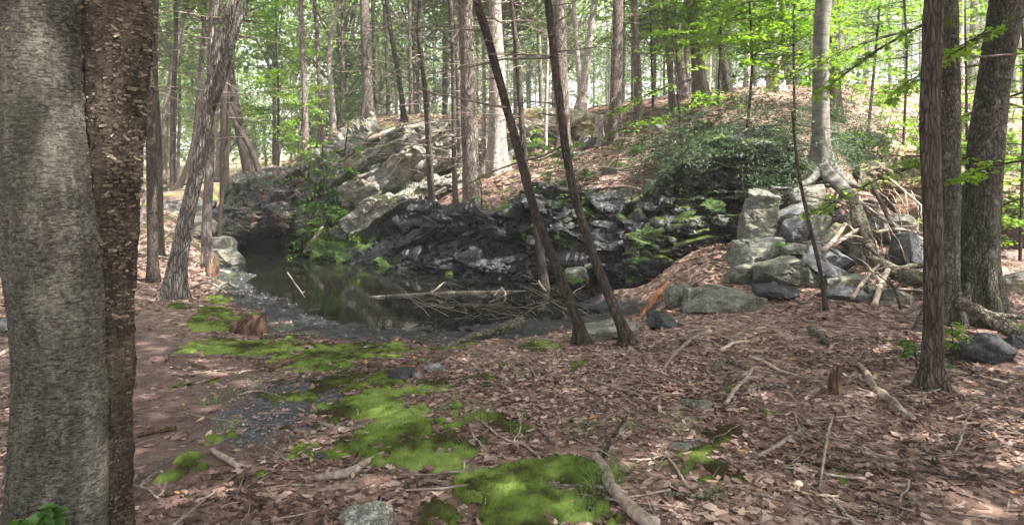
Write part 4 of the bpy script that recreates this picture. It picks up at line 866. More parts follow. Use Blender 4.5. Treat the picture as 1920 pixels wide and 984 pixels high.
rt, rrs = stem([(205, 1120, 2.72, 80), (207, 1000, 2.72, 62), (205, 850, 2.72, 66), (204, 640, 2.72, 80), (204, 480, 2.74, 90), (210, 300, 2.76, 104), (218, 120, 2.78, 118), (224, -60, 2.8, 126), (245, -400, 2.9, 118), (280, -900, 3.0, 90), (320, -1800, 3.2, 50)], 420, 80, 'birch_dark', 'peeling_stem', 77, .022, 0)
mb = MB(); r = np.random.default_rng(5)
def curls(rs, n, lo, hi, size, tl, tr, az_pref):
    for k in range(n):
        i = r.integers(lo, hi); c0, rad = rs[i, :3], rs[i, 3]; th = r.uniform(-PI, 0) if r.random() < .75 else r.uniform(-PI, PI)
        nrm = np.array([math.cos(th), math.sin(th), 0]); tan = np.array([-nrm[1], nrm[0], 0]); L = size * r.uniform(.4, 1.6); W = L * r.uniform(.25, .6)
        o_ = c0 + nrm * (rad * 1.01 + .006); sg = r.choice([-1, 1]); m = 5; t = np.linspace(0, 1, m); ang = r.uniform(.6, 2.4)
        dirt = unit(tan * sg + np.array([0, 0, r.normal() * .5])); w = unit(np.cross(dirt, nrm))
        path = o_ + dirt * (np.sin(t * ang) / ang * L)[:, None] + nrm * ((1 - np.cos(t * ang)) / ang * L * .8)[:, None]
        a = path + w * W * .5 * (1 - .5 * t)[:, None]; b = path - w * W * .5 * (1 - .5 * t)[:, None] * r.uniform(.4, 1)
        v = np.stack([a, b], 1).reshape(-1, 3); f = np.array([[2 * j, 2 * j + 1, 2 * j + 3, 2 * j + 2] for j in range(m - 1)])
        mb.add(v, f, np.linspace(tl, tr, len(v)) * 1.0 + r.uniform(-.25, .25))
iz = lambda rs, zlo, zhi: (int(np.argmin(abs(rs[:, 2] - zlo))), int(np.argmin(abs(rs[:, 2] - zhi))))
a, b = iz(rrs, .1, 2.5); curls(rrs, 2600, a, b, .015, .3, .6, 0)
a, b = iz(rrs, 1.0, 2.5); curls(rrs, 900, a, b, .024, .35, .85, 0)
a, b = iz(lrs, 1.2, 2.5); curls(lrs, 420, a, b, .012, .35, .7, 0)
a, b = iz(lrs, .1, 1.4); curls(lrs, 300, a, b, .008, .35, .6, 0)
ob('bark_curls', mb.mesh('bark_curls', M['curl'], False, base), be, kind='stuff')
for (cm, lm), px, d, z, s in ((DEC[0], 60, 2.8, 8.2, 1.15), (DEC[2], 300, 3.2, 7.4, 1.0)):
    c0 = P(px, 330, d); c0[2] = z
    for nm, m_ in (('crown', cm), ('limbs', lm)):
        o = ob(nm, m_, be, c0 - base); o.scale = (s,) * 3
# --- unseen trees added around the viewpoint so their crowns shade the hollow
for k, (x, y, cz, s, c_) in enumerate([(6.4, 3.0, 8.0, 1.2, 0), (8.2, 5.6, 9.5, 1.1, 1), (8.2, -1.5, 9.0, 1.3, 2), (4.2, -3.5, 8.5, 1.1, 0), (12.5, 4.0, 10.5, 1.3, 1), (-4.5, -3, 8.5, 1.2, 2), (0.5, -5.5, 8.0, 1.2, 1), (5.8, .6, 11.5, 1.3, 1), (3.2, -1.2, 9.5, 1.2, 2), (9.8, 1.6, 12.5, 1.35, 0), (-7, 4.5, 9, 1.2, 0), (14.5, -2, 11, 1.3, 2)]):
    z = h1(x, y); e = empty('shade_tree', (x, y, z), 'unseen leafy tree added outside the view so its crown shades the hollow', 'tree', 'shade trees added around the viewpoint')
    p = np.array([[0, 0, -.15, .17], [.1, .05, 3, .14], [0, .1, cz - z + 1, .09]]); rs = resample(p, 24); v, fs = tube(rs[:, :3], rs[:, 3], 12, True, bark_disp(.004, k)); ob('trunk', mk('trunk', v, fs, M['bark_grey']), e)
    for nm, m_ in zip(('crown', 'limbs'), DEC[c_]):
        o = ob(nm, m_, e, (0, .1, cz - z)); o.scale = (s,) * 3; o.rotation_euler = (0, 0, k * 1.7)
# --- distant woods
FT = []
def far_trunk(seed, kind):
    r = np.random.default_rng(seed); p = np.array([[0, 0, -.3, 1.0], [r.normal() * .25, 0, 6, .82], [r.normal() * .5, 0, 13, .5], [r.normal() * .6, 0, 18, .15]]); p[:, 3] *= r.uniform(.10, .19); rs = resample(p, 30)
    v, fs = tube(rs[:, :3], rs[:, 3], 9, True, bark_disp(.004, seed)); mb = twigs_mesh(rs, 16, 2, 9, seed, (.6, 2.2), .014)
    return mk('trunk', v, fs, M[kind], True), mb.mesh('dead_twigs', M['twig'])
FT = [far_trunk(600 + k, b) for k, b in enumerate(['bark_pine', 'bark_grey', 'bark_pine', 'bark_brown', 'bark_pale', 'bark_grey'])]
ZONES = [(1790, 'seen between and beyond the stems of the double tree'), (1560, 'above the sunny right-hand bank'), (1330, 'behind the lime green saplings'), (1080, 'above the leafy slope'), (900, 'between the thick ledge tree and leaning pair'), (640, 'above the tilted slabs'), (440, 'above the cave ridge'), (-999, 'left of the grey leaning tree')]
def zone(px): return next(t for a, t in ZONES if px >= a)
r = np.random.default_rng(44); placed = []; tries = 0
while len(placed) < 185 and tries < 5000:
    tries += 1
    d = 26 + 52 * r.random() ** 1.15; px = r.uniform(-60, 1980); x = (px - 960) / FPX * d
    if px < 640 and d < 33: continue
    if px > 1560 and d < 33: continue
    if 400 < px < 640 and r.random() < .72: continue
    if any((x - a) ** 2 + (d - b) ** 2 < 1.5 ** 2 for a, b in placed): continue
    placed.append((x, d)); z = h1(x, d); k = len(placed); hem = r.random() < (.6 if px > 560 else .25)
    e = empty('distant_tree', (x, d, z), ('slender hemlock ' if hem else 'leafy tree ') + ('in nearer woods ' if d < 42 else 'in farther woods ') + zone(px), 'tree', ('hemlocks ' if hem else 'leafy trees ') + ('nearer ' if d < 42 else 'farther ') + zone(px))
    tm, tw = FT[r.integers(0, 6)]; s = r.uniform(.5, 1.0); rz = r.uniform(0, 6.28)
    for nm, m_ in (('trunk', tm), ('dead_twigs', tw)):
        o = ob(nm, m_, e, kind='stuff' if nm == 'dead_twigs' else None); o.rotation_euler = (0, 0, rz); o.scale = (s, s, 1)
    cm, lm = HEM[r.integers(0, 3)] if hem else FAR[r.integers(0, 4)]
    c0 = (0, 0, r.uniform(3, 9)) if hem else (0, 0, r.uniform(4.5, 9) if d < 50 else r.uniform(3, 12)); sc = r.uniform(.8, 1.25)
    for nm, m_ in (('crown', cm), ('limbs', lm)):
        o = ob(nm, m_, e, c0); o.scale = (sc, sc, sc); o.rotation_euler = (0, 0, r.uniform(0, 6.28))
r = np.random.default_rng(46)
for k in range(9):
    d = r.uniform(36, 62); px = 395 + 30 * k + r.uniform(-8, 8); x = (px - 960) / FPX * d; z = h1(x, d)
    e = empty('understory_tree', (x, d, z), 'low leafy understory tree in the bright gap above the cave ridge', 'tree', 'low understory trees above the cave ridge')
    tm, tw = FT[r.integers(0, 6)]; o = ob('trunk', tm, e); o.scale = (.5, .5, .5)
    cm, lm = FAR[r.integers(0, 4)]; sc = r.uniform(.7, 1.0)
    for nm, m_ in (('crown', cm), ('limbs', lm)):
        o = ob(nm, m_, e, (0, 0, r.uniform(1.5, 3.5) if nm == 'crown' else 2.5)); o.scale = (sc, sc, sc * .9)
# leafy edge of the woods closing the view
r = np.random.default_rng(45)
for k in range(36):
    d = r.uniform(72, 100); px = -80 + 2080 * (k + r.random()) / 36; x = (px - 960) / FPX * d; z = h1(x, d)
    e = empty('edge_tree', (x, d, z), 'broad leafy tree closing farthest woods ' + zone(px), 'tree', 'closing trees ' + zone(px))
    tm, tw = FT[r.integers(0, 6)]; o = ob('trunk', tm, e)
    cm, lm = FAR[r.integers(0, 4)]; s = r.uniform(1.3, 2.0)
    for q in range(1 if 380 < px < 680 else 2):
        o = ob('crown', cm, e, (r.normal() * 1.2, 0, 2.0 + q * 6.5 + r.normal())); o.scale = (s, s, s); o.rotation_euler = (0, 0, r.uniform(0, 6.28))

# ------------------------------------------------------------------ saplings, hemlock shrubs, hanging leaf sprays, ferns
def leafy_branch(C, D, Nn, L_, W_, Tn, mb, b, d, ln, leaf, r, dens=1.0, rad=.008, sag=.2, tb=None):
    n = max(5, int(ln / .09)); t = np.linspace(0, 1, n); d = unit(np.asarray(d, float)); pts = b + d * (t * ln)[:, None]; pts[:, 2] -= sag * ln * t ** 2; pts += np.cumsum(r.normal(size=(n, 3)) * .008, 0)
    add_tube(mb, pts, np.linspace(rad, rad * .25, n), 4, cap=False)
    side = unit(np.cross(d, [0, 0, 1.])); tb = r.uniform(.2, .9) if tb is None else tb
    for k in range(1, n):
        if t[k] < .2: continue
        for sg in (-1, 1):
            m = r.poisson(2.9 * dens)
            tl = ln * .38 * (1.1 - t[k] * .8) * r.uniform(.3, 1)
            for q in range(m):
                u = r.uniform(.0, 1); dd = unit(side * sg + d * .6 + r.normal(size=3) * .2); C.append(pts[k] + dd * tl * u + np.array([0, 0, -.1 * tl * u])); D.append(unit(dd + np.array([0, 0, -.25]) + r.normal(size=3) * .35)); Nn.append(unit(np.array([0, 0, 1.]) + r.normal(size=3) * .35)); L_.append(leaf * r.uniform(.6, 1.25)); W_.append(leaf * .62 * r.uniform(.8, 1.1)); Tn.append(np.clip(tb * .55 + r.uniform(0, .45), 0, 1))
    return pts
def foliage_mesh(name, bl, mat, r, off):
    C, D, Nn, L_, W_, Tn = [], [], [], [], [], []; mb = MB()
    for b, d, ln, leaf, dens, sag in bl: leafy_branch(C, D, Nn, L_, W_, Tn, mb, b, d, ln, leaf, r, dens, .006 + ln * .003, sag)
    v, f = spray_quads(np.array(C), np.array(D), np.array(Nn), np.array(L_), np.array(W_))
    return mk(name, v - off, f, mat, False, np.repeat(np.array(Tn), 4)), mb.mesh('branches', M['bark_dark'], True, off)
def sapling(label, spec, H_, nb, zlo, ln, leaf, mat, seed, dens=1.0, sag=.12, name='sapling', group=None):
    r = np.random.default_rng(seed); path = trunk_path(spec, H_); pr = resample(path, 26); base = pr[0, :3].copy(); base[2] += .14
    e = empty(name, base, label, 'sapling', group); v, fs = tube(pr[:, :3] - base, np.maximum(pr[:, 3], .004), 8); ob('stem', mk('stem', v, fs, M['bark_dark']), e)
    bl = []
    for k in range(nb):
        t = r.uniform(0, 1); z = base[2] + zlo + (pr[-1, 2] - base[2] - zlo) * t; b = pr[np.argmin(abs(pr[:, 2] - z)), :3]; az = r.uniform(0, 2 * PI)
        bl.append((b, (math.cos(az), math.sin(az), r.uniform(-.05, .35)), ln * r.uniform(.5, 1.15) * (1 - .55 * t), leaf, dens, sag))
    lm, bm_ = foliage_mesh('leaves', bl, M[mat], r, base); ob('leaves', lm, e); ob('branches', bm_, e)
    return e
sapling('bright green maple sapling with leaf tiers above the leafy slope', [(1205, 320, 14.6, 5), (1212, 220, 14.6, 4), (1205, 150, 14.6, 3)], 4.4, 0, 1, 1, .1, 'leaf_lime', 1) if False else None
sapling('maple sapling with a thin black stem holding bright leaf tiers beside the stout slope trunk', [(1282, 300, 13.6, 7), (1272, 190, 13.6, 5), (1264, 100, 13.6, 4)], 4.6, 20, 1.1, 1.5, .085, 'leaf_lime', 11, .9)
sapling('lime green sapling filling the gap left of the smooth grey tree', [(1400, 250, 15, 7), (1410, 120, 15, 6), (1405, 0, 15, 5)], 7.5, 90, 1.6, 2.2, .12, 'leaf_lime', 12, 1.0)
sapling('second lime sapling just left of the smooth grey tree', [(1492, 235, 14, 6), (1488, 120, 14, 5), (1490, 0, 14, 5)], 6.5, 70, .9, 1.7, .11, 'leaf_lime', 13, 1.0)
sapling('lime sapling right of the smooth grey tree', [(1625, 260, 16.5, 7), (1640, 120, 16.5, 6), (1650, 0, 16.5, 5)], 7.5, 54, 2.6, 2.1, .11, 'leaf_lime', 14, .9)
sapling('lime green sapling with yellow-lit leaves above the bright bank', [(1690, 260, 15, 6), (1700, 120, 15, 5), (1695, 0, 15, 5)], 6.8, 40, 1.8, 1.7, .10, 'leaf_lime', 15, .9)
sapling('leafy sapling showing between the two stems of the double tree', [(1815, 340, 13, 6), (1812, 200, 13, 5), (1810, 60, 13, 4)], 5.5, 60, .3, 1.6, .10, 'leaf_lime', 16, 1.0)
sapling('leafy sapling at the right-hand picture edge', [(1912, 350, 12.5, 7), (1920, 180, 12.5, 6), (1915, 0, 12.5, 5)], 6, 84, .3, 1.6, .105, 'leaf_lime', 17, 1.1)
sapling('small bright green beech sapling on the sunny ridge', [(553, 312, 21, 5), (560, 280, 21, 4), (565, 240, 21, 3)], 4.0, 26, .4, 1.5, .11, 'leaf_lime', 18, 1.0, .2)
sapling('small leafy sapling in the hollow left of the tilted slabs', [(612, 440, 17.0, 8), (610, 380, 17.0, 6), (607, 330, 17, 4)], 2.6, 40, .2, 1.2, .085, 'leaf_mid', 19, 1.1, .25)
sapling('dark leafy sapling high in the hollow left of the tilted slabs', [(628, 380, 18.0, 6), (640, 320, 18.0, 5), (645, 290, 18, 4)], 3.2, 34, .1, 1.2, .09, 'leaf_mid', 20, 1.1, .25)
sapling('tiny leafy sapling by the thick ledge tree', [(905, 395, 14.2, 4), (903, 360, 14.2, 3), (900, 340, 14.2, 3)], 1.6, 14, .15, .5, .07, 'leaf_mid', 21)
sapling('leafy shrub growing on the low wet ledge behind the leaning pair', [(1085, 400, 13.2, 5), (1080, 370, 13.2, 4), (1078, 350, 13.2, 3)], 1.6, 34, .05, .9, .07, 'leaf_mid', 22, 1.1, .3)
sapling('low leafy shrub on the ledge lip left of the leaning pair', [(1000, 385, 13.6, 4), (1002, 372, 13.6, 3), (1003, 360, 13.6, 3)], 1.35, 18, .05, .7, .06, 'leaf_mid', 23, 1.0, .3)
sapling('sunlit green sapling in the hollow of the pale outcrop', [(1000, 305, 19.2, 4), (1000, 285, 19.2, 3), (1000, 265, 19.2, 3)], 3.0, 20, .1, .8, .10, 'leaf_lime', 24)
sapling('leafy seedling clump at the foot of the straight reddish trunk', [(1788, 660, 5.9, 4), (1786, 630, 5.9, 3), (1784, 605, 5.9, 3)], .42, 14, .03, .25, .05, 'leaf_lime', 25, .9, .1)
sapling('single seedling with rounded leaves left of the straight reddish trunk', [(1722, 668, 5.3, 3), (1716, 650, 5.3, 2), (1708, 636, 5.3, 2)], .28, 6, .03, .22, .075, 'leaf_mid', 26, .6, .1)
sapling('leaf sprout at the bottom of the double birch', [(52, 990, 2.35, 5), (52, 970, 2.35, 4), (54, 955, 2.35, 3)], .36, 9, .02, .12, .065, 'leaf_mid', 27, .7, .1)
sapling('lime green sapling behind the stout brown slope trunk', [(1345, 215, 19, 7), (1350, 120, 19, 6), (1352, 0, 19, 5)], 8.5, 100, 1.5, 2.4, .13, 'leaf_lime', 31, 1.0)
sapling('tall light green sapling between the far slope trunks', [(1225, 235, 21, 6), (1222, 120, 21, 5), (1220, 0, 21, 5)], 9, 70, 2.5, 2.0, .13, 'leaf_lime', 32, .9)
sapling('pale green understory sapling above the cave ridge', [(520, 312, 24, 6), (522, 200, 24, 5), (518, 60, 24, 5)], 9, 60, 2.0, 2.2, .14, 'leaf_lime', 33, .9)
for k, (px, py, d, hgt_, nb, ln_, lab) in enumerate([(575, 345, 18.4, .9, 30, 1.0, 'bright leafy bush on the rock right above the cave'), (605, 395, 17.2, 1.0, 34, 1.0, 'leafy bush hanging beside the cave mouth'), (655, 345, 17.6, .9, 30, .9, 'bright bush in the cleft left of the tilted slabs'), (590, 300, 19.4, .9, 26, 1.0, 'green bush on the ridge shoulder over the cave'), (648, 440, 16.6, .8, 28, .9, 'leafy bush low on the shore left of the slabs')]):
    b_ = P(px, py, d); z_ = h1(b_[0], b_[1])
    sapling(lab, [(px, py, d, 5), (px + 3, py - 14, d, 4), (px + 5, py - 30, d, 3)], max(b_[2], z_) + hgt_, nb, .05, ln_, .085, 'leaf_lime' if k != 1 else 'leaf_mid', 810 + k, 1.0, .3, 'bush')
# sunny bank ground plants
r = np.random.default_rng(61)
for k in range(34):
    px, py = (r.uniform(1590, 1910), r.uniform(190, 325)); 
    g = G(px, py)
    if g[1] > 40 or g[1] < 11: continue
    sapling('low leafy seedling scattered over the sunny right-hand bank', [(px, py, g[1], 3), (px, py - 10, g[1], 2), (px + 3, py - 20, g[1], 2)], g[2] + r.uniform(.5, 1.1), 9, .1, .6, .10, 'leaf_lime', 700 + k, .8, .2, 'seedling', 'seedlings on the sunny bank')
for k in range(22):
    px, py = r.uniform(985, 1330), r.uniform(235, 375); g = G(px, py)
    if g[1] > 26 or g[1] < 12: continue
    sapling('low green seedling among stones and branches on the leafy slope', [(px, py, g[1], 3), (px, py - 8, g[1], 2), (px + 3, py - 16, g[1], 2)], g[2] + r.uniform(.3, .6), 8, .05, .45, .075, 'leaf_mid', 760 + k, .8, .2, 'seedling', 'seedlings on the leafy slope')
# overhanging leaf boughs at right, belonging to the double tree
r = np.random.default_rng(62); off = np.array([0, 0, 0.])
def bough(label, px, py, d, dirn, ln, leaf, nsub, seed, mat='leaf_lime'):
    r = np.random.default_rng(seed); b = P(px, py, d); dv = unit(np.array(dirn, float)); bl = []
    t = np.linspace(0, 1, 12); main = b + dv * (t * ln)[:, None]; main[:, 2] -= .18 * ln * t ** 2
    for k in range(nsub):
        i = r.integers(2, 12); az = r.choice([-1, 1]); sd = unit(np.cross(dv, [0, 0, 1.])) * az + dv * .7 + np.array([0, 0, r.uniform(-.25, .15)]); bl.append((main[i], sd, ln * .42 * r.uniform(.5, 1.1), leaf * .8, .6, .2))
    bl.append((main[0], dv, ln, leaf, .4, .18))
    e = empty('leafy_bough', b, label, 'branch'); lm, bm_ = foliage_mesh('leaves', bl, M[mat], r, b); ob('leaves', lm, e)
    add = MB(); add_tube(add, main - b, np.linspace(.014, .004, 12), 6); ob('stem', add.mesh('stem', M['bark_dark']), e); ob('branches', bm_, e)
bough('leafy bough hanging left of the straight reddish trunk', 1745, 40, 7.2, (-1, .1, -.45), 1.1, .10, 9, 1)
bough('broad-leaved bough between the straight trunk and thick outer stem', 1850, 60, 6.6, (-.6, .3, -.35), .8, .115, 8, 2)
bough('broad-leaved bough low between the two right-hand trunks', 1862, 300, 7.0, (-.9, .5, .15), .8, .11, 9, 3)
bough('leafy bough crossing in front of the thick outer stem', 1925, 300, 6.0, (-1, -.05, -.1), .55, .095, 8, 4)
bough('leafy bough in the upper right-hand corner', 1925, 30, 6.2, (-.8, .2, -.3), .7, .105, 7, 5)
bough('leafy bough at the right edge below the corner one', 1930, 170, 7.5, (-.7, .5, -.25), .9, .105, 9, 6)
bough('leafy bough over the quarry recess', 1745, 300, 8.0, (-1, .4, -.35), 1.2, .095, 10, 7)
bough('yellow-green bough over the dark recess at the right', 1920, 370, 8.2, (-.7, .3, -.3), .9, .09, 9, 8)
bough('bough of rounded leaves beside the top of the straight trunk', 1800, 110, 8.5, (-.3, .6, -.2), .9, .11, 8, 9)
bough('leafy bough above the bright bank', 1700, 60, 11, (-1, .3, -.2), 2.0, .10, 14, 10)
bough('maple bough reaching left from the slope saplings', 1300, 150, 13.4, (-1, -.1, -.2), 1.4, .09, 14, 11)
bough('lower maple bough reaching over the leafy slope', 1290, 215, 13.4, (-1, -.2, -.05), 1.3, .09, 14, 12)
# hemlock shrubs on the dark ledge and elsewhere
SH = [hemlock_crown(80 + k, 1.35, 1.35, 30, M['hemlock'], .085, .42, .7, .006, .55) for k in range(2)]
for k, (px, py, d, s, lab) in enumerate([(1345, 290, 12.3, 1.0, 'dark feathery hemlock shrub on top of the stepped ledge'), (1420, 275, 12.2, 1.15, 'broad hemlock shrub left of the smooth grey tree'), (1490, 290, 11.9, 1.0, 'hemlock shrub drooping beside the smooth grey tree'), (1290, 320, 12.6, .75, 'small hemlock shrub at the left end of the stepped ledge'), (1600, 275, 13.6, .8, 'hemlock shrub right of the smooth grey tree'), (470, 392, 17.9, 1.15, 'hemlock shrub overhanging the cave rock'), (515, 380, 18.2, .8, 'small hemlock shrub right of the one over the cave'), (1470, 330, 11.6, .7, 'dry hemlock spray hanging over the top block'), (1085, 330, 14.6, .6, 'small hemlock seedling on the leafy slope'), (640, 330, 18.6, .9, 'hemlock shrub at the shoulder of the tilted slabs'), (835, 250, 18.9, .8, 'small hemlock on the crest of the tilted slabs'), (1260, 285, 13.2, .95, 'hemlock shrub at the top of the leafy gully'), (1530, 262, 12.6, .9, 'hemlock shrub at the foot of the smooth grey tree'), (1585, 240, 14.6, .8, 'wide hemlock shrub behind the smooth grey tree'), (1640, 290, 13.6, .8, 'hemlock shrub above the quarry recess'), (1385, 305, 11.9, .8, 'low hemlock spray hanging over the ledge face'), (1215, 330, 13.8, .6, 'little hemlock among the slope stones')]):
    b = P(px, py, d); b[2] = max(b[2] - .3, h1(b[0], b[1]) - .05); e = empty('hemlock_shrub', b, lab, 'shrub')
    for nm, m_ in zip(('foliage', 'branches'), SH[k % 2]):
        o = ob(nm, m_, e); o.scale = (s, s, s * .9); o.rotation_euler = (0, 0, k * 1.3)
SH2 = [hemlock_crown(86 + k, 1.7, 1.15, 24, M['hemlock'], .085, .4, .6, .007, .55) for k in range(3)]
for k, (px, py, d, s, lab) in enumerate([(1268, 272, 13.6, .8, 'loose young hemlock left of the ledge-top shrubs'), (1308, 250, 14.2, .9, 'open young hemlock behind the small ledge shrub'), (1352, 240, 14.5, 1.0, 'feathery young hemlock below the stout brown slope trunk'), (1392, 232, 14.6, .9, 'feathery young hemlock left of the lime sapling stem'), (1440, 236, 14.4, 1.0, 'young hemlock with bare lower twigs before the large sunlit trunk'), (1482, 250, 13.7, .9, 'young hemlock touching the smooth grey tree'), (1520, 266, 13.2, .7, 'short young hemlock at the smooth grey tree'), (1584, 262, 14.4, .9, 'young hemlock just right of the smooth grey tree'), (1622, 282, 14.2, .8, 'young hemlock at the edge of the sunny bank'), (1235, 300, 14.2, .6, 'thin young hemlock by the fallen trunk on the slope')]):
    b = P(px, py, d); b[2] = h1(b[0], b[1]) - .05; e = empty('young_hemlock', b, lab, 'sapling')
    for nm, m_ in zip(('foliage', 'branches'), SH2[k % 3]):
        o = ob(nm, m_, e); o.scale = (s, s, s); o.rotation_euler = (0, 0, k * 1.9)
# ferns
def fern_mesh(seed, nf, ln):
    r = np.random.default_rng(seed); C, D, Nn, L_, W_, Tn = [], [], [], [], [], []; mb = MB()
    for k in range(nf):
        az = 2 * PI * k / nf + r.normal() * .2; dh = np.array([math.cos(az), math.sin(az), 0]); t = np.linspace(0, 1, 16); l = ln * r.uniform(.7, 1.1); p = dh * (t * l * .85)[:, None]; p[:, 2] = l * (1.0 * t - .85 * t ** 2); add_tube(mb, p, np.linspace(.004, .001, 16), 3, cap=False); sd = np.array([-dh[1], dh[0], 0])
        for i in range(2, 16):
            for sg in (-1, 1):
                w = l * .24 * math.sin(PI * min(t[i] * .9 + .12, 1)) + .01
                for u in (.0, .35, .68):
                    C.append(p[i] + sd * sg * w * u); D.append(sd * sg + dh * .35 + np.array([0, 0, -.15]) + r.normal(size=3) * .1); Nn.append(np.array([0, 0, 1.]) + r.normal(size=3) * .25); L_.append(w * .45); W_.append(l * .055); Tn.append(np.clip(r.uniform(.2, .8) + .2 * t[i], 0, 1))
    v, f = spray_quads(np.array(C), np.array(D), unit(np.array(Nn)), np.array(L_), np.array(W_)); return mk('fronds', v, f, M['fern'], False, np.repeat(Tn, 4)), mb.mesh('stalks', M['twig'])
FE = [fern_mesh(90 + k, 9, .6) for k in range(3)]
for k, (px, py, d, s, lab) in enumerate([(735, 488, 15.3, .8, 'bright fern clump hanging at the left tip of the wet ledge'), (850, 495, 14.2, .9, 'fern low on the wet ledge above the waterline'), (1462, 450, 9.5, .42, 'bright little fern among the rubble blocks'), (620, 462, 16.6, 1.2, 'fern clump at the pond shore left of the slabs'), (655, 470, 16.3, 1.2, 'wide fern clump on the shore below the tilted slabs'), (688, 452, 16.4, .9, 'fern at the base of the tilted slabs'), (590, 420, 17.2, 1.1, 'fern tuft right of the cave mouth'), (640, 400, 17.0, .9, 'single bright fern at the dark cleft'), (770, 400, 16.4, .6, 'small yellow-green fern on the ledge shoulder'), (1075, 520, 10.6, .5, 'bright green fern tuft by the flat stone'), (1200, 440, 11.6, .9, 'fern on the mossy step of the right ledge'), (1230, 420, 11.7, .9, 'fern beneath the mossy boulder in the gully'), (1140, 420, 12.6, .8, 'fern hanging from the dark ledge behind the right leaning tree'), (1060, 440, 12.9, .8, 'fern hanging on the ledge between the leaning pair'), (700, 300, 18.5, .7, 'fern on the crest of the tilted slabs'), (610, 310, 18.9, 1.0, 'fern bank on the mossy ridge'), (655, 290, 19.2, 1.0, 'fern on the ridge left of the tilted slabs'), (1690, 370, 12.8, .6, 'fern at the mouth of the quarry recess'), (1120, 392, 13.0, .9, 'fern on the ledge lip behind the right leaning tree'), (1175, 400, 12.4, .8, 'fern at the junction of the wet and stepped ledges'), (1285, 400, 11.7, .7, 'fern on the second step of the mossy ledge'), (1340, 380, 11.7, .7, 'fern in the middle of the mossy stepped ledge'), (1195, 480, 11.0, .7, 'low fern at the foot of the mossy ledge'), (945, 385, 13.8, .7, 'fern right of the thick ledge tree'), (1020, 455, 12.8, .6, 'fern hanging midway down the black ledge')]):
    b = P(px, py, d); b[2] = max(b[2] - .12, h1(b[0], b[1])); e = empty('fern', b, lab, 'fern')
    for nm, m_ in zip(('fronds', 'stalks'), FE[k % 3]):
        s_ = s * (.7 if k >= 10 and py > 370 else 1); o = ob(nm, m_, e); o.scale = (s_,) * 3; o.rotation_euler = (.55 if py > 370 and d > 11 else 0, 0, math.sin(k * 2.1) * .6)
# grass tufts
def grass_mesh(seed, n, ln):
    r = np.random.default_rng(seed); mb = MB()
    for k in range(n):
        az = r.uniform(0, 6.28); b = np.array([r.normal() * .05, r.normal() * .05, 0]); l = ln * r.uniform(.4, 1.2); dh = np.array([math.cos(az), math.sin(az), 0]); t = np.linspace(0, 1, 4); lean = r.uniform(.3, 1.1)
        p = b + dh * (t ** 1.5 * l * lean)[:, None] + np.array([0, 0, 1]) * (l * (t - .45 * lean * t ** 2))[:, None]; s = np.array([-dh[1], dh[0], 0]) * .0028
        v = np.stack([p - s * (1 - .9 * t)[:, None], p + s * (1 - .9 * t)[:, None]], 1).reshape(-1, 3); mb.add(v, np.array([[2 * j, 2 * j + 1, 2 * j + 3, 2 * j + 2] for j in range(3)]), r.uniform(0, 1))
    return mb.mesh('grass', M['grass'], False)
GR = [grass_mesh(95 + k, 40, .16) for k in range(3)]
for k, (px, py, s, lab) in enumerate([(1125, 920, .8, 'grass tuft beside the stub of the foreground log'), (1155, 900, .9, 'grass blades arching over the foreground log'), (1105, 960, .7, 'grass tuft left of the foreground log at the bottom edge'), (1098, 812, .8, 'grass tuft in the leaves right of the moss bank'), (1180, 806, .6, 'single small grass tuft between log stub and olive rock'), (1272, 815, .6, 'grass tuft above the small moss patch'), (1262, 785, .5, 'small grass tuft beside the low olive rock'), (848, 770, .7, 'dull grass tuft above the moss bank'), (905, 790, .8, 'dull grass tuft at the right rim of the moss bank'), (440, 740, .7, 'fine grass patch on the bare left-hand ground'), (392, 758, .6, 'second fine grass patch on the bare left-hand ground'), (530, 618, 1.0, 'grass tuft by the rotten stump at the mud edge'), (430, 805, .5, 'tiny grass tuft in the left-hand litter'), (1345, 940, .6, 'grass tuft near the bottom edge right of the log'), (48, 680, .8, 'grass tuft on the far left beside the birch'), (505, 515, .6, 'grass tuft on the left pond bank')]):
    g = G(px, py); o = ob('grass_tuft', GR[k % 3], None, g, label=lab, cat='grass'); o.scale = (s * 1.3, s * 1.3, s); o.rotation_euler = (0, 0, k)

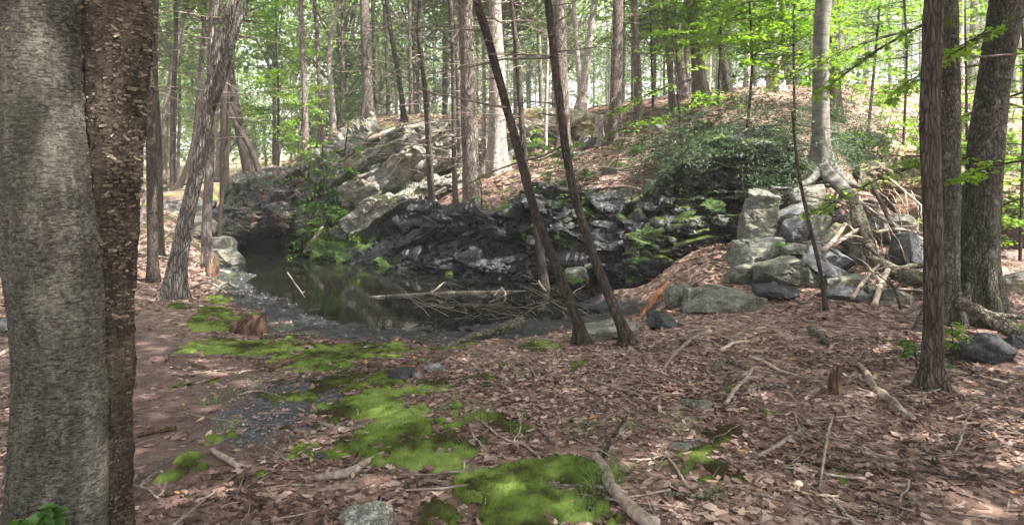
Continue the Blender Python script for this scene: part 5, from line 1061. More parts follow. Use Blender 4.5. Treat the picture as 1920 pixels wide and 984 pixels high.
# ------------------------------------------------------------------ moss
MOSSP = []
def moss(label, poly, hgt, seed, tbase, edge=.12, mottle=.6, bias=0.0):
    P2 = gp(*poly); lo = P2.min(0) - .2; hi = P2.max(0) + .2; st = .018 if (hi - lo).max() < 3 else .024
    x, y = np.meshgrid(np.arange(lo[0], hi[0], st), np.arange(lo[1], hi[1], st)); ny, nx_ = x.shape; x = x.ravel(); y = y.ravel()
    def mask(x, y):
        v_ = np.clip(edge_dist(P2, x, y) / (edge * 1.6), -1.2, .8) + fbm(xy3(x, y, 2.6), seed, 4) * 1.5 * (.35 + mottle) + fbm(xy3(x, y, 11), seed + 9, 3) * 1.1 * (.5 + mottle) - .1 + bias
        return np.clip(v_ * 1.5, 0, 1)
    MOSSP.append(mask); m = mask(x, y); bump = np.abs(fbm(xy3(x, y, 9), seed + 1, 3))
    c1, r1, gap = cells(np.stack([x * 9, y * 9, x * 0 + .5], 1), seed + 2)
    z = h(x, y) + m * hgt * .5 * (.45 + .55 * np.clip(gap * 1.6, 0, 1) + .5 * bump) - (1 - m) * .03 + fbm(xy3(x, y, 40), seed + 5, 2) * .006
    t = np.clip(tbase + r1[:, 0] * .28 - .14 + fbm(xy3(x, y, 2.5), seed + 6, 4) * 1.3 + fbm(xy3(x, y, 14), seed + 16, 2) * .5 - (1 - m) * .45, 0.02, 1)
    i, j = np.meshgrid(np.arange(ny - 1), np.arange(nx_ - 1), indexing='ij'); q = (i * nx_ + j).ravel(); f = np.stack([q, q + 1, q + nx_ + 1, q + nx_], 1)
    keep = (m[f] > .02).any(1); f = f[keep]
    used, inv = np.unique(f, return_inverse=True); v = np.stack([x, y, z], 1)[used]; tt = t[used]; f = inv.reshape(-1, 4)
    r = np.random.default_rng(seed); w = m[used] > .35; n = int(w.sum() * 1.5)
    if n:
        idx = r.choice(np.nonzero(w)[0], n); c = v[idx] + np.stack([r.normal(size=n) * st * .5, r.normal(size=n) * st * .5, np.full(n, -.004)], 1)
        d = unit(np.stack([r.normal(size=n) * .5, r.normal(size=n) * .5, np.ones(n)], 1)); s = unit(np.cross(d, r.normal(size=(n, 3)))); L = r.uniform(.010, .026, n)[:, None]
        sv = np.stack([c - s * .0035, c + s * .0035, c + d * L], 1).reshape(-1, 3); st_ = np.clip(np.repeat(tt[idx] + r.uniform(-.12, .25, n), 3), 0, 1); sf = np.arange(n * 3).reshape(-1, 3) + len(v)
        v = np.vstack([v, sv]); tt = np.concatenate([tt, st_]); fs = [f, sf]
    else: fs = [f]
    return ob('moss_patch', mk('moss_patch', v, fs, M['moss'], True, tt), None, label=label, cat='moss', kind='stuff')
moss('bright yellow-green moss carpet along the muddy pond edge', [(345, 660), (420, 642), (520, 640), (620, 640), (760, 645), (780, 655), (700, 672), (620, 700), (560, 700), (520, 680), (430, 675)], .05, 1, .66, .14, 1.1, .45)
moss('vivid moss mound at the left bank beside the rotten stump', [(345, 600), (380, 570), (430, 575), (450, 590), (490, 585), (480, 610), (420, 625), (350, 625)], .05, 2, .66, .06, .2)
moss('small moss cushion at the foot of the grey leaning tree', [(308, 575), (330, 565), (370, 570), (365, 580), (320, 582)], .03, 3, .6, .04, .1)
moss('moss on the left bank behind the stump', [(380, 556), (430, 548), (448, 565), (420, 572), (385, 570)], .04, 4, .6, .05, .1)
moss('large mottled moss bank in the middle of the foreground', [(560, 712), (650, 690), (740, 705), (800, 735), (870, 755), (930, 770), (900, 815), (930, 830), (880, 880), (850, 915), (760, 900), (700, 880), (680, 835), (610, 800), (570, 760)], .06, 5, .54, .18, 1.5, .50)
moss('lumpy deep green moss mound right of the mottled bank', [(900, 870), (960, 850), (1020, 862), (1085, 868), (1070, 905), (1010, 935), (960, 960), (910, 935), (880, 900)], .08, 6, .50, .16, 1.3, .40)
moss('flat moss strip behind the flat dark rock', [(920, 795), (985, 790), (1020, 800), (1010, 815), (940, 812)], .04, 7, .55, .06, .5, .3)
moss('thin moss patch under the curved twig', [(930, 815), (1000, 822), (1045, 838), (1000, 850), (940, 845)], .04, 8, .5, .08, .8, .35)
moss('small bright moss patch among leaves on the right', [(1262, 868), (1300, 842), (1330, 815), (1390, 790), (1420, 775), (1425, 790), (1390, 840), (1330, 870), (1285, 888)], .04, 9, .56, .10, .7, .65)
moss('tiny moss cushion below the arched root', [(1335, 735), (1370, 720), (1390, 728), (1365, 738)], .02, 10, .5, .03, .1)
moss('moss hummock between the gnarled log and the leaning pair', [(962, 655), (985, 632), (1040, 640), (1060, 655), (1010, 665)], .05, 11, .5, .05, .2)
moss('faint moss on the leaves before the leaning pair', [(1045, 690), (1080, 672), (1110, 680), (1080, 700)], .02, 12, .4, .05, .5)
moss('moss strip beside the gnarled log', [(790, 655), (860, 638), (905, 640), (860, 655)], .02, 13, .5, .05, .4)
moss('small moss islands in the grit left of the moss bank', [(500, 735), (560, 725), (600, 745), (560, 770), (510, 760)], .03, 14, .5, .12, 1.2, -.25)

# ------------------------------------------------------------------ logs and sticks
def on_ground(pix, rads, lift=None, n=24, seed=0, wob=.012):
    g = np.array([G(a, b) for a, b in pix]); L = np.concatenate([[0], np.cumsum(np.linalg.norm(np.diff(g, axis=0), axis=1))])
    dist = g[:, 1]; rr = np.array([w * d / FPX / 2 * .8 for w, d in zip(rads, dist)]) if rads is not None else None
    p = np.column_stack([g, rr]); rs = resample(p, n); r = np.random.default_rng(seed)
    rs[:, 2] = h(rs[:, 0], rs[:, 1]); k = np.ones(5) / 5; zz = np.convolve(np.pad(rs[:, 2], 2, 'edge'), k, 'valid'); rs[:, 2] = np.maximum(zz, rs[:, 2] - .03) + rs[:, 3] * .45 + .010
    if lift is not None: rs[:, 2] += np.interp(np.linspace(0, 1, n), np.linspace(0, 1, len(lift)), lift)
    rs[1:-1, :3] += np.cumsum(r.normal(size=(n - 2, 3)) * wob * .3, 0) * np.sin(np.linspace(0, PI, n - 2))[:, None] * np.array([1, 1, .4])
    return rs
LS = [0]
def rough_wood(amp, seed):
    def f(p, th, rad):
        n, s = len(p), len(th); L = np.concatenate([[0], np.cumsum(np.linalg.norm(np.diff(p, axis=0), axis=1))])
        q = np.stack([np.cos(th)[None].repeat(n, 0).ravel() * 1.8, np.sin(th)[None].repeat(n, 0).ravel() * 1.8, np.repeat(L[:, None] * 5, s, 1).ravel()], 1)
        q2 = q * np.array([4, 4, 1.2])
        return (fbm(q, seed, 3).reshape(n, s) * amp + np.abs(fbm(q2, seed + 7, 2)).reshape(n, s) * amp * .5) * rad[:, None]
    return f
def stick(label, pix, rads, mat='twig', lift=None, name='fallen_stick', side=0, n=24, amp=.5, sides=10, wob=.012, cat=None, abs3=None):
    LS[0] += 1; seed = LS[0]; r = np.random.default_rng(seed)
    if abs3 is not None:
        p = np.array([[*P(a, b, d), w * d / FPX / 2] for (a, b, d), w in zip(abs3, rads)]); rs = resample(p, n)
    else: rs = on_ground(pix, rads, lift, n, seed, wob)
    o0 = rs[len(rs) // 2, :3].copy(); v, fs = tube(rs[:, :3] - o0, rs[:, 3], sides, True, rough_wood(amp, seed))
    e = ob(name, mk(name, v, fs, M[mat], True), None, o0, label=label, cat=cat or ('log' if 'log' in name else 'stick'))
    if side:
        for k in range(side):
            i = r.integers(n // 5, n - 3); tn = unit(rs[min(i + 1, n - 1), :3] - rs[i - 1, :3]); d = unit(np.cross(tn, [0, 0, 1]) * r.choice([-1, 1]) + tn * r.uniform(.2, 1) + np.array([0, 0, r.uniform(0, .5)])); l = r.uniform(6, 22) * rs[i, 3] + .05; t = np.linspace(0, 1, 6)[:, None]; pp = rs[i, :3] + d * t * l + r.normal(size=(6, 3)) * .006; pp[:, 2] -= (t[:, 0] ** 2) * l * .25
            v, fs = tube(pp - o0, np.linspace(rs[i, 3] * .55, rs[i, 3] * .2, 6), 6); ob('twig', mk('twig', v, fs, M[mat]), e)
    return e
stick('short chunk of brown rotten wood lying on bare ground right of the birch', [(256, 822), (290, 815), (330, 806)], [7, 13, 10], 'wood_rot', amp=.8)
stick('tan barkless stick in the left-hand leaves', [(398, 850), (420, 862), (447, 882)], [12, 14, 13], 'wood_dead')
stick('pale birch branch lying below the moss bank', [(588, 903), (640, 893), (680, 878), (718, 856)], [17, 19, 16, 10], 'wood_dead', name='birch_log', amp=.4)
stick('gnarled grey log with a ragged end at the mud edge', [(812, 652), (880, 640), (940, 630), (982, 622)], [8, 12, 17, 22], 'wood_mossy', name='fallen_log', side=2, amp=.9, lift=[0, .02, .05, .10])
stick('thick fallen log running off the bottom edge', [(1115, 862), (1140, 895), (1175, 940), (1225, 1000)], [20, 26, 32, 36], 'wood_dead', name='fallen_log', n=40, sides=20, amp=.35)
stick('dark stub branch sticking up from the thick foreground log', None, [9, 9, 7, 4], 'bark_dark', abs3=[(1122, 880, 3.75), (1135, 845, 3.75), (1155, 810, 3.8), (1176, 778, 3.85)], amp=.3)
stick('rotten pale log with flaking bark left of the straight trunk', [(1612, 688), (1640, 722), (1680, 760), (1712, 792)], [10, 18, 21, 13], 'wood_dead', name='rotten_log', n=50, sides=20, amp=1.0)
stick('long thin dark branch lying across the right-hand foreground', [(1448, 868), (1530, 874), (1600, 884), (1700, 890), (1800, 900), (1905, 890)], [5, 6, 7, 7, 6, 4], 'bark_dark', side=6, n=50, amp=.3, wob=.02)
stick('upright-looking thin grey stick crossing the long dark branch', [(1562, 790), (1552, 850), (1537, 922)], [4, 6, 5], 'twig', lift=[.03, .05, 0])
stick('lichened grey stick left of the long dark branch', [(1420, 860), (1460, 838), (1506, 810)], [11, 10, 6], 'wood_dead', side=1)
stick('arched mossy root at the tiny moss cushion', [(1338, 700), (1365, 690), (1400, 696)], [7, 12, 8], 'wood_mossy', lift=[0, .05, 0], amp=.6)
stick('crooked dark root behind the reddish spike stump', [(1398, 740), (1430, 730), (1470, 728), (1502, 738)], [12, 9, 8, 5], 'bark_grey', side=2)
stick('grey branch leading up to the right-hand leaning tree', [(1238, 705), (1270, 668), (1300, 645), (1332, 630)], [4, 7, 8, 9], 'wood_dead', side=5, lift=[0, .04, .06, .03])
stick('long slim twig below the branch near the leaning tree', [(1120, 700), (1200, 705), (1260, 718), (1305, 735)], [3, 4, 4, 2], 'twig', side=2)
stick('large fallen log propped against the double tree, running out of the picture', None, [16, 21, 25, 30], 'wood_mossy', name='fallen_log', abs3=[(1796, 566, 6.75), (1850, 592, 6.5), (1905, 622, 6.3), (1990, 662, 6.0)], n=44, sides=22, amp=.7, side=2)
stick('short mossy log end in the leaves right of centre', [(1518, 620), (1530, 632), (1548, 648)], [12, 18, 18], 'wood_mossy', name='fallen_log', amp=.7)
stick('splintered orange log by the muddy end of the pond', [(1196, 602), (1222, 578), (1256, 545)], [3, 12, 4], 'wood_fresh', name='splintered_log', lift=[0, .06, .12], amp=1.6, sides=14, n=40, side=3)
stick('grey splinter lying below the orange log', [(1205, 605), (1230, 590), (1262, 570)], [6, 10, 5], 'wood_dead', amp=1.0, lift=[0, .02, .04])
stick('thin mossy log at the mud edge', [(488, 638), (530, 632), (588, 628)], [9, 10, 6], 'wood_mossy', name='fallen_log', amp=.8, side=2)
stick('brown rotten wood piece at the rim of the moss carpet', [(508, 698), (525, 690), (548, 684)], [12, 18, 12], 'wood_rot', name='rotten_log', amp=1.1)
stick('fallen trunk lying across the leafy slope', None, [9, 11, 13, 12], 'bark_brown', name='fallen_log', abs3=[(1085, 338, 14.8), (1140, 318, 15.0), (1200, 292, 15.4), (1252, 264, 15.9)], side=4)
stick('pale fallen trunk lying along the crest of the tilted slabs', None, [6, 10, 12, 9], 'wood_pale', name='fallen_log', abs3=[(632, 284, 19.0), (690, 262, 18.9), (740, 246, 18.9), (805, 232, 19.0)], side=4)
stick('thin bent stick standing out of the pond', None, [2, 2.6, 2.6], 'wood_dead', abs3=[(572, 558, 10.6), (556, 535, 10.8), (539, 511, 11.0)], side=1)
stick('dark leaning stick at the right side of the cave mouth', None, [7, 8, 6], 'wood_dead', abs3=[(570, 476, 16.6), (588, 448, 16.7), (606, 425, 16.9)])
stick('pale half-sunk log in the pond', None, [4, 8, 8, 4], 'bark_grey', name='sunken_log', abs3=[(690, 557, 11.25), (780, 553, 11.45), (880, 549, 11.7), (985, 546, 11.9)], side=3)
stick('dark half-sunk log nearer the mud', None, [6, 10, 8], 'bark_dark', name='sunken_log', abs3=[(770, 578, 10.4), (860, 574, 10.5), (960, 575, 10.5)], side=5)
stick('forked grey twig left of the moss bank', [(596, 795), (630, 806), (676, 812)], [4, 7, 5], 'wood_dead', side=4)
stick('thin pale twig below the small moss patch', [(1250, 858), (1275, 890), (1292, 922)], [4, 5, 6], 'wood_pale')
stick('pale twig forking from the left into the small moss patch', [(1180, 868), (1220, 866), (1252, 860)], [4, 5, 4], 'wood_pale', side=1)
stick('mossy half-buried branch right of the foreground log', [(1245, 935), (1290, 938), (1345, 942)], [10, 10, 8], 'wood_mossy')
stick('orange-brown stick on the bare left-hand ground', [(350, 680), (372, 688), (398, 698)], [4, 5, 6], 'wood_rot')
stick('thin grey twig right of the orange-brown stick', [(322, 705), (370, 702), (452, 692)], [3, 4, 3], 'wood_dead', side=1)
stick('short upright brown chip on bare ground', [(312, 680), (316, 668)], [6, 5], 'wood_rot', n=8)
stick('grey stick beside the grass patch on the left', [(445, 744), (470, 740), (492, 736)], [4, 6, 4], 'wood_dead')
stick('forked twig on bare ground near the bottom left', [(290, 942), (308, 930), (312, 908)], [4, 5, 4], 'wood_dead', side=2)
stick('grey branch lying behind the birch on the left', [(0, 668), (12, 662), (28, 655)], [8, 9, 8], 'wood_pale')
stick('curved twig arching over the moss bank', [(880, 815), (885, 835), (908, 852)], [4, 5, 4], 'wood_dead', lift=[.05, .06, .02])
stick('short pale twig standing before the deep green moss mound', None, [3, 4, 3], 'wood_pale', abs3=[(866, 920, 3.55), (868, 895, 3.57), (871, 866, 3.6)], n=10)
stick('dark twig over the thin moss patch', [(985, 838), (1010, 826), (1032, 835)], [4, 5, 4], 'bark_dark', lift=[.0, .04, 0])
stick('bent pale stick at the bottom right of centre', [(1560, 940), (1580, 962), (1605, 990)], [7, 9, 10], 'wood_dead')
stick('grey stick ending at the mushroom', [(1502, 930), (1535, 936), (1572, 936)], [4, 6, 4], 'wood_pale', side=1)
stick('stick pointing at the rotten log', [(1592, 688), (1610, 672), (1630, 655)], [5, 7, 6], 'bark_grey')
stick('pale splinter lying left of the reddish spike stump', [(1405, 672), (1440, 685), (1492, 706)], [7, 8, 3], 'wood_pale', side=2)
stick('dry tan splinter near the leaning tree branch', [(1352, 660), (1372, 650), (1400, 642)], [8, 8, 4], 'wood_pale', side=2, amp=1.0)
stick('leaning thick stick behind the moss patch', [(1360, 762), (1385, 738), (1412, 712)], [9, 8, 7], 'wood_dead', lift=[0, .05, .08])
stick('dark twig in the lower right leaves', [(1790, 855), (1800, 835), (1812, 810)], [4, 5, 3], 'twig', lift=[0, .03, .06])
stick('pale stick right of the straight trunk', [(1838, 708), (1865, 716), (1888, 722)], [6, 7, 5], 'wood_pale')
stick('weathered log end at the right picture edge', [(1900, 892), (1915, 888), (1935, 884)], [12, 13, 13], 'wood_dead')
stick('fallen dead trunk lying across the left bank slope', None, [5, 7, 7, 6], 'bark_grey', name='fallen_log', abs3=[(245, 362, 22.5), (320, 348, 22.6), (420, 335, 22.6), (512, 312, 22.4)])
stick('pale branch leaning over roots on the left bank', None, [7, 6, 4], 'wood_pale', abs3=[(430, 512, 13.5), (385, 502, 13.8), (345, 492, 14.3)], side=4)
for k, (a, b) in enumerate([((244, 455), (330, 438)), ((250, 440), (305, 400)), ((262, 470), (345, 458)), ((240, 425), (300, 432)), ((300, 455), (360, 420)), ((340, 470), (400, 455)), ((255, 405), (330, 412)), ((380, 520), (420, 498)), ((400, 555), (440, 540)), ((360, 540), (425, 552)), ((245, 498), (330, 490))]):
    pa, pb = G(*a), G(*b); m_ = (pa + pb) / 2 + np.array([0, 0, .12]); lab = ['grey branch low in the brush heap behind the double birch', 'steep branch in the brush heap behind the double birch', 'long branch at the front of the left bank brush heap', 'short branch at the left end of the brush heap', 'branch leaning on the left bank boulders', 'root-like branch by the pale slender tree', 'upper branch of the left bank brush heap', 'root at the base of the pale slender tree', 'curled root in the left bank moss', 'pale root lying on the left bank moss', 'branch on the ground behind the slim dark trunk'][k]
    rs = resample(np.array([[*pa, .03], [*m_, .025], [*pb, .012]]), 16); rs[:, 2] += .02; v, fs = tube(rs[:, :3] - m_, rs[:, 3], 7, True, rough_wood(.4, k)); ob('brush_branch', mk('brush_branch', v, fs, M['wood_dead']), None, m_, label=lab, cat='branch')
r = np.random.default_rng(555)
for k in range(30):
    px, py = r.uniform(985, 1320), r.uniform(225, 370); a = G(px, py); b = G(px + r.uniform(30, 110), py + r.uniform(-35, 15))
    if a[1] > 26 or b[1] > 26: continue
    m_ = (a + b) / 2 + np.array([0, 0, r.uniform(.0, .2)]); w_ = r.uniform(.012, .035); rs = resample(np.array([[*a, w_], [*m_, w_ * .8], [*b, w_ * .4]]), 14); rs[:, 2] += .03; v, fs = tube(rs[:, :3] - m_, rs[:, 3], 7, True, rough_wood(.4, k)); ob('fallen_branch', mk('fallen_branch', v, fs, M[['wood_dead', 'wood_pale', 'bark_grey'][k % 3]]), None, m_, label='dead branch lying in the leaves of the upper slope', cat='branch', group='dead branches on the leafy slope')
# rubble pile timber
stick('upright mossy rotten log standing in the rubble pile', None, [18, 22, 24, 19, 20], 'wood_mossy', name='rotten_log', abs3=[(1600, 372, 10.0), (1612, 410, 9.7), (1625, 450, 9.3), (1640, 486, 9.0), (1655, 500, 8.9)], n=44, sides=22, amp=.8)
stick('horizontal mossy log at the foot of the rubble pile', None, [18, 22, 25, 24, 22], 'wood_mossy', name='rotten_log', abs3=[(1630, 488, 8.9), (1660, 502, 8.7), (1695, 515, 8.5), (1730, 524, 8.3), (1790, 530, 8.1)], n=44, sides=22, amp=.8, side=4)
for k, (pts, w, lab) in enumerate([([(1632, 340, 10.6), (1680, 440, 9.6), (1725, 560, 8.4)], [7, 8, 7], 'dark straight pole leaning over the right part of the rubble'), ([(1570, 340, 11.0), (1640, 400, 10.0), (1720, 450, 9.4)], [6, 7, 5], 'long grey branch slanting down the right of the rubble'), ([(1560, 462, 9.2), (1585, 445, 9.3), (1612, 428, 9.5)], [6, 7, 6], 'broken stick pointing at the upright mossy log'), ([(1580, 456, 9.0), (1620, 460, 9.0), (1655, 490, 8.8)], [4, 5, 4], 'thin pale stick before the upright mossy log'), ([(1598, 560, 8.2), (1625, 520, 8.5), (1650, 495, 8.7)], [8, 8, 5], 'short prop stick under the mossy log'), ([(1640, 572, 8.0), (1650, 540, 8.3), (1665, 505, 8.5)], [9, 10, 8], 'pale broken limb hanging from the mossy log'), ([(1690, 584, 7.9), (1680, 550, 8.1), (1665, 520, 8.3)], [5, 6, 5], 'thin limb hanging right of the broken one'), ([(1670, 600, 7.6), (1720, 575, 7.6), (1752, 560, 7.6)], [6, 7, 5], 'grey stick running toward the straight trunk'), ([(1640, 435, 9.5), (1690, 430, 9.6), (1730, 450, 9.6)], [5, 6, 4], 'pale branch on the sunny leaf slope'), ([(1700, 640, 6.6), (1725, 590, 6.9), (1745, 540, 7.2)], [4, 5, 4], 'thin dark stick leaning behind the straight trunk'), ([(1660, 330, 11.8), (1720, 380, 11.4), (1790, 450, 10.6)], [5, 5, 3], 'slim bare branch slanting down to the recess'), ([(1540, 470, 9.0), (1560, 455, 9.1), (1585, 420, 9.4)], [9, 8, 6], 'dark knotty branch in the middle of the pile')]):
    stick(lab, None, w, ['bark_dark', 'wood_dead', 'wood_pale'][k % 3], abs3=pts, side=3, name='broken_branch', cat='branch')
r = np.random.default_rng(888); tries = 0; ns = 0
while ns < 70 and tries < 400:
    tries += 1; px, py = r.uniform(235, 1915), 640 + 340 * r.random() ** .8
    if 500 < px < 1010 and py < 760 and r.random() < .8: continue
    g = G(px, py); az = r.uniform(0, 2 * PI); L = r.uniform(.12, .55); t = np.linspace(-.5, .5, 9)[:, None]; pts = g + np.array([math.cos(az), math.sin(az), 0]) * t * L + np.cumsum(r.normal(size=(9, 3)) * .012 * L ** .5, 0) * np.array([1, 1, 0]); rad = r.uniform(.003, .009)
    if edge_dist(POND, pts[:, 0], pts[:, 1]).max() > -.1: continue
    pts[:, 2] = h(pts[:, 0], pts[:, 1]) + rad + .012; ns += 1
    v, fs = tube(pts - g, np.linspace(rad, rad * .5, 9), 7, True, rough_wood(.4, ns)); where = 'on the bare ground right of the birch' if px < 560 else 'near the moss bank' if px < 1000 else 'before the leaning pair' if px < 1300 and py < 760 else 'in the bottom middle leaves' if px < 1300 else 'in the right-hand leaves'
    ob('small_stick', mk('small_stick', v, fs, M[['wood_dead', 'twig', 'twig', 'wood_dead', 'bark_grey'][ns % 5]]), None, g, label=['short dead stick ', 'slender broken stick ', 'thin brown twig ', 'weathered grey stick ', 'dark barked stick '][ns % 5] + where, cat='stick', group='sticks ' + str(ns % 5) + ' ' + where)
r = np.random.default_rng(4321)
for k in range(18):
    a_ = (r.uniform(1560, 1660), r.uniform(345, 430)); b_ = (a_[0] + r.uniform(30, 110), a_[1] + r.uniform(70, 160)); ga = G(*a_); gb = G(*b_); ga[2] += r.uniform(.05, .3); gb[2] += .03; m_ = (ga + gb) / 2 + np.array([r.normal() * .1, -.1, r.uniform(.05, .3)]); w_ = r.uniform(.006, .018)
    rs = resample(np.array([[*ga, w_], [*m_, w_ * .8], [*gb, w_ * .4]]), 16); rs[1:-1, :3] += r.normal(size=(14, 3)) * .012; v, fs = tube(rs[:, :3] - m_, rs[:, 3], 7, True, rough_wood(.4, k)); ob('hanging_root', mk('hanging_root', v, fs, M[['wood_dead', 'twig', 'bark_grey'][k % 3]]), None, m_, label='thin grey root or dead branch draping down the right of the rubble pile', cat='root', group='thin roots draping over the rubble')
# brushwood tangle in the pond
r = np.random.default_rng(77); mb = MB()
for k in range(70):
    px, py = r.uniform(800, 1130), r.uniform(548, 600); b = PZ(px, py, WATER); az = r.normal() * .9 + r.choice([0, PI]); L = r.uniform(.25, 1.0); d = np.array([math.cos(az), math.sin(az) * .8, r.uniform(.02, .55)]); t = np.linspace(0, 1, 6)[:, None]
    pts = b + d * t * L + np.cumsum(r.normal(size=(6, 3)) * .02, 0); pts[:, 2] += -.1 * t[:, 0] ** 2 * L; add_tube(mb, pts, np.linspace(.005, .0015, 6) * r.uniform(.5, 1.3), 4, cap=False)
ob('brushwood_debris', mb.mesh('brushwood_debris', M['twig']), label='tangle of thin dead twigs lying in the pond shallows', cat='brushwood', kind='stuff')
for k, pts in enumerate([[(938, 560, 11.4), (948, 552, 11.4), (940, 538, 11.4)], [(925, 556, 11.5), (932, 548, 11.5), (936, 543, 11.5)], [(1024, 545, 11.2), (1015, 535, 11.3), (1010, 526, 11.4)], [(808, 548, 11.6), (818, 542, 11.6), (828, 534, 11.6)]]):
    stick(['white curved dead twig sticking out of the pond tangle', 'shorter white twig left of the curved one in the pond', 'white peg-like twig at the foot of the twiggy waterline tree', 'white twig beside the half-sunk pale log'][k], None, [3, 3, 2], 'wood_pale', abs3=pts, n=10, side=1)
# rotten stumps
def stump(label, px, py, w, hh, mat, seed, spikes, lean=0, jag=1.0):
    g = G(px, py); s = g[1] / FPX; rad = w * s / 2; H_ = hh * s; n, sd = 22, 30; t = np.linspace(0, 1, n); th = np.linspace(0, 2 * PI, sd, endpoint=False)
    top = .55 + .25 * (1 - jag) + .45 * jag * np.clip(fbm(np.stack([np.cos(th) * spikes, np.sin(th) * spikes, th * 0 + seed], 1), seed, 3) * 2 + .3, -.6, 1)
    q = np.stack([np.cos(th)[None].repeat(n, 0).ravel() * 3, np.sin(th)[None].repeat(n, 0).ravel() * 3, np.repeat(t[:, None] * 1.5, sd, 1).ravel()], 1)
    rr = rad * (1.15 - .5 * t)[:, None] * (1 + .55 * fbm(q, seed + 2, 3).reshape(n, sd)); z = H_ * t[:, None] * top[None]
    v = np.stack([rr * np.cos(th) + lean * z, rr * np.sin(th), z - .03], 2).reshape(-1, 3); i = np.arange(n - 1)[:, None] * sd; j = np.arange(sd)[None]; k = (j + 1) % sd; f = np.stack([i + j, i + k, i + sd + k, i + sd + j], -1).reshape(-1, 4)
    m = len(v); v = np.vstack([v, [[lean * H_ * .4, 0, H_ * .35]]]); e = (n - 1) * sd; f2 = np.stack([e + j[0], e + k[0], np.full(sd, m)], 1)
    o = ob('rotten_stump', mk('rotten_stump', v, [f, f2], M[mat], True), None, g, label=label, cat='stump'); return o, g, rad, H_
stump('reddish spike-shaped stump in the right-hand leaves', 1567, 738, 26, 60, 'wood_rot', 3, 1.2, .0)
o, g, rad, H_ = stump('rotten brown stump capped with moss at the mud edge', 462, 622, 62, 42, 'wood_rot', 5, 1.0, .5, .35)
stump('broken jagged stump among roots on the left pond bank', 398, 516, 26, 46, 'wood_rot', 8, 2.0, 0)
# mushroom
g = G(1497, 925); mu = empty('mushroom', g, 'small cream mushroom in the leaves at the bottom right', 'mushroom')
m_, nt, out = nodes('mushroom_flesh'); T = NT(nt); T.bsdf(out, T.ramp(T.noise(T.coord(), 30), [(.3, (.45, .36, .27)), (.7, (.62, .54, .43))]), .6)
def lathe(prof, n=20):
    a = np.array(prof); th = np.linspace(0, 2 * PI, n, endpoint=False); v = np.stack([a[:, 0][:, None] * np.cos(th), a[:, 0][:, None] * np.sin(th), np.repeat(a[:, 1][:, None], n, 1)], 2).reshape(-1, 3); i = np.arange(len(a) - 1)[:, None] * n; j = np.arange(n)[None]; k = (j + 1) % n
    return v, np.stack([i + j, i + k, i + n + k, i + n + j], -1).reshape(-1, 4)
v, f = lathe([(.006, -.01), (.005, .02), (.005, .04)]); ob('stalk', mk('stalk', v, f, m_), mu)
v, f = lathe([(.001, .036), (.018, .034), (.022, .036), (.021, .042), (.014, .051), (.001, .055)]); ob('cap', mk('cap', v, f, m_), mu)

# ------------------------------------------------------------------ leaf litter and twigs
def leaf_templates():
    T_ = []
    beech = np.array([(0, 0), (.2, .20), (.5, .30), (.8, .18), (1, 0), (.8, -.18), (.5, -.30), (.2, -.20)])
    oak = np.array([(0, .02), (.12, .07), (.22, .20), (.32, .10), (.45, .30), (.56, .14), (.70, .27), (.80, .12), (1, .0), (.80, -.12), (.70, -.27), (.56, -.14), (.45, -.30), (.32, -.10), (.22, -.20), (.12, -.07)])
    maple = np.array([(0, .03), (.15, .22), (.28, .42), (.40, .24), (.60, .34), (.70, .14), (1, 0), (.70, -.14), (.60, -.34), (.40, -.24), (.28, -.42), (.15, -.22)])
    for o in (beech, oak, maple, beech * np.array([1, .8])):
        n = len(o); v = np.vstack([np.column_stack([o, np.zeros(n)]), [[.45, 0, 0]]]); f = np.array([[i, (i + 1) % n, n] for i in range(n)]); T_.append((v, f))
    return T_
LT = leaf_templates()
def scatter_leaves(x, y, z, size, r, flat=1.0, tshift=0.0):
    V, F, Tt, n0 = [], [], [], 0; kind = r.choice(4, len(x), p=[.34, .22, .14, .30])
    for k, (tv, tf) in enumerate(LT):
        s = np.nonzero(kind == k)[0]; n = len(s)
        if not n: continue
        v = np.repeat(tv[None], n, 0); cx = v[:, :, 0] - .5; cyl = v[:, :, 1]
        a, b, c_ = r.normal(size=(n, 1)) * .55 * flat, r.normal(size=(n, 1)) * 1.1 * flat, r.normal(size=(n, 1)) * .5 * flat
        vz = a * cx ** 2 * 1.6 + np.abs(cyl) * b * .8 + c_ * cx * cyl * 2; v = np.stack([cx, cyl, vz], 2) * size[s][:, None, None]
        ax = r.normal(size=n) * .38 * flat; ay = r.normal(size=n) * .38 * flat; az = r.uniform(0, 2 * PI, n)
        def rot(v, ang, i, j):
            c, q = np.cos(ang)[:, None], np.sin(ang)[:, None]; w = v.copy(); w[:, :, i] = c * v[:, :, i] - q * v[:, :, j]; w[:, :, j] = q * v[:, :, i] + c * v[:, :, j]; return w
        v = rot(rot(rot(v, ax, 1, 2), ay, 0, 2), az, 0, 1) + np.stack([x[s], y[s], z[s]], 1)[:, None]
        V.append(v.reshape(-1, 3)); m = tv.shape[0]; F.append((np.arange(n)[:, None, None] * m + tf[None] + n0).reshape(-1, 3)); n0 += n * m
        t = np.clip(r.beta(1.5, 1.9, n) * .95 + tshift, 0, .95); t = np.clip(t + fbm(xy3(x[s], y[s], .9), 33, 3) * .45, 0, .95); t = np.where(r.random(n) < .008, 1.0, t); Tt.append(np.repeat(t, m))
    return np.concatenate(V), np.concatenate(F), np.concatenate(Tt)
r = np.random.default_rng(99)
mossP = []
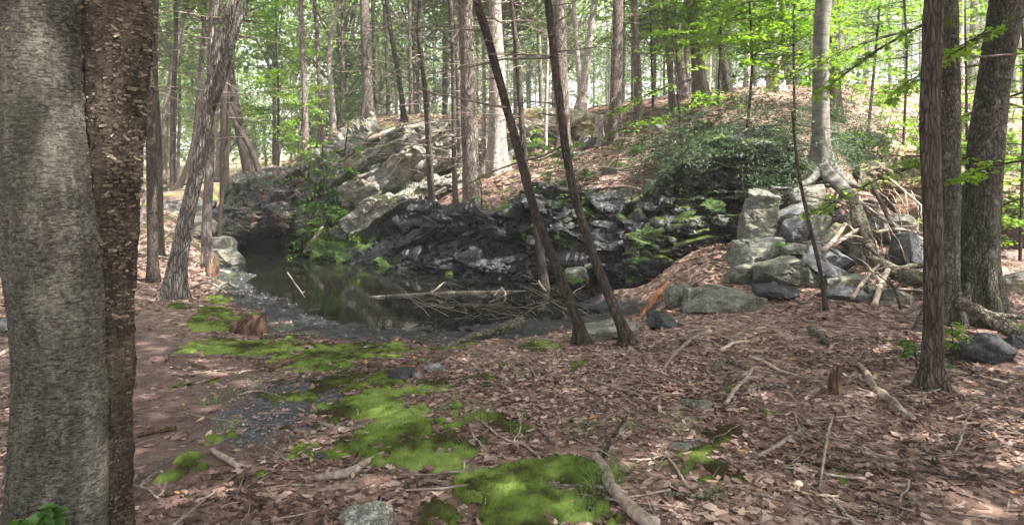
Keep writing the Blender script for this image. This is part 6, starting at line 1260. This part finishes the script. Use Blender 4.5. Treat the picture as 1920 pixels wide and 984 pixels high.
def litter(N, xr, yr, dens, size, label, name='leaf_litter', seed=0, tshift=0.):
    x = r.uniform(*xr, N); y = r.uniform(*yr, N)
    vis = np.abs(x) < y * .80 + .8
    hum = edge_dist(HUMUS, x, y); keep = r.random(N) < dens * np.clip(1 - np.clip(hum + .2, 0, 1) * 2.2, .10, 1)
    keep &= vis & (edge_dist(POND, x, y) < -.02 + r.normal(size=N) * .05)
    for mp in MOSSP: keep &= ~(mp(x, y) * .82 > r.random(N))
    x, y = x[keep], y[keep]; z0 = h(x, y); k2 = (z0 > -.38)
    nz = fbm(xy3(x, y, 1.4), 31, 3); k2 &= r.random(len(x)) < np.clip(.75 + nz * 1.5, .15, 1)
    x, y, z0 = x[k2], y[k2], z0[k2]
    v, f, t = scatter_leaves(x, y, z0 + .003 + r.exponential(.005, len(x)), size * np.clip(np.exp(r.normal(size=len(x)) * .42), .35, 1.7), r, .45, tshift)
    ob(name, mk(name, v, f, M['litter'], False, t), label=label, kind='stuff')
litter(98000, (-5, 5.5), (2.3, 6.6), 1.0, .045, 'dry brown fallen leaves covering the foreground')
litter(52000, (-8, 9), (6.4, 13), .9, .066, 'dry brown fallen leaves around the pond and the rubble pile', seed=1)
litter(42000, (-9, 14), (12.5, 26), .9, .095, 'fallen leaves on the slope and upper bank, sun brightness put into their tint', seed=2, tshift=.16)  # tint shifted paler: brightness of the sunny bank put into the leaf colour
# crumbs and twigs in the litter
mb = MB(); N = 3400
x = r.uniform(-5, 6, N); y = 2.4 + 7 * r.random(N) ** 1.3; k = (np.abs(x) < y * .8 + .5) & (edge_dist(POND, x, y) < 0.1); x, y = x[k], y[k]; z = h(x, y)
for a, b, c in zip(x, y, z):
    az = r.uniform(0, 6.28); L = r.uniform(.04, .28) * (1 if r.random() < .85 else 2); t = np.linspace(-.5, .5, 4)[:, None]; d = np.array([math.cos(az), math.sin(az), r.normal() * .08]); pts = np.array([a, b, c + .015]) + d * t * L + r.normal(size=(4, 3)) * L * .035
    add_tube(mb, pts, np.linspace(1, .5, 4) * r.uniform(.0012, .004), 4, cap=False)
ob('twig_litter', mb.mesh('twig_litter', M['twig']), label='thin broken twigs scattered through the leaf litter', kind='stuff')
# mud clods and grit
mb = MB(); N = 9000; bx = r.uniform(-6.5, 3, N); by = r.uniform(6.2, 15, N); z = h(bx, by); k = (edge_dist(POND, bx, by) > -.15) & (z > WATER - .01) & (z < -.27); bx, by, z = bx[k], by[k], z[k]
oct_v = np.array([[1, 0, 0], [0, 1, 0], [-1, 0, 0], [0, -1, 0], [0, 0, 1], [0, 0, -1]], float); oct_f = np.array([[0, 1, 4], [1, 2, 4], [2, 3, 4], [3, 0, 4], [1, 0, 5], [2, 1, 5], [3, 2, 5], [0, 3, 5]])
for a, b, c in zip(bx, by, z): mb.add(oct_v * r.uniform(.5, 1.4, (6, 1)) * np.array([1, 1, .6]) * r.uniform(.010, .034) + np.array([a, b, c]), oct_f)
m_, nt, out = nodes('mud_clod'); T = NT(nt); T.bsdf(out, T.ramp(T.noise(T.coord(), 20), [(.35, (.008, .008, .009)), (.65, (.05, .05, .056))]), .4)
if mb.n: ob('mud_debris', mb.mesh('mud_debris', m_, False), label='black clods of mud along the pond edge', kind='stuff')
mb = MB(); N = 1800; lo, hi = GRIT.min(0) - .3, GRIT.max(0) + .3; bx = r.uniform(lo[0], hi[0], N); by = r.uniform(lo[1], hi[1], N); k = edge_dist(GRIT, bx, by) > -.1; bx, by = bx[k], by[k]; z = h(bx, by)
for a, b, c in zip(bx, by, z): mb.add(oct_v * r.uniform(.5, 1.3, (6, 1)) * r.uniform(.004, .014) + np.array([a, b, c]), oct_f)
m_, nt, out = nodes('grit_stone'); T = NT(nt); T.bsdf(out, T.ramp(T.noise(T.coord(), 35), [(.35, (.03, .03, .034)), (.65, (.17, .17, .18))]), .7)
if mb.n: ob('gravel', mb.mesh('gravel', m_, False), label='fine dark grit on the bare ground beside the moss', kind='stuff')


# ------------------------------------------------------------------ humid summer air
def haze():
    b = bmesh.new(); bmesh.ops.create_cube(b, size=1.0); me = bpy.data.meshes.new('haze'); b.to_mesh(me); b.free()
    m = bpy.data.materials.new('haze_air'); m.use_nodes = True; nt = m.node_tree; nt.nodes.clear(); out = nt.nodes.new('ShaderNodeOutputMaterial'); v = nt.nodes.new('ShaderNodeVolumePrincipled')
    v.inputs['Color'].default_value = (.95, .98, .96, 1); v.inputs['Density'].default_value = .0014; v.inputs['Anisotropy'].default_value = .2; nt.links.new(v.outputs[0], out.inputs['Volume']); me.materials.append(m)
    o = ob('haze', me, None, (0, 95, 14.0), label='thin bright humid air between the far trees', kind='stuff'); o.scale = (300, 270, 46)
haze()
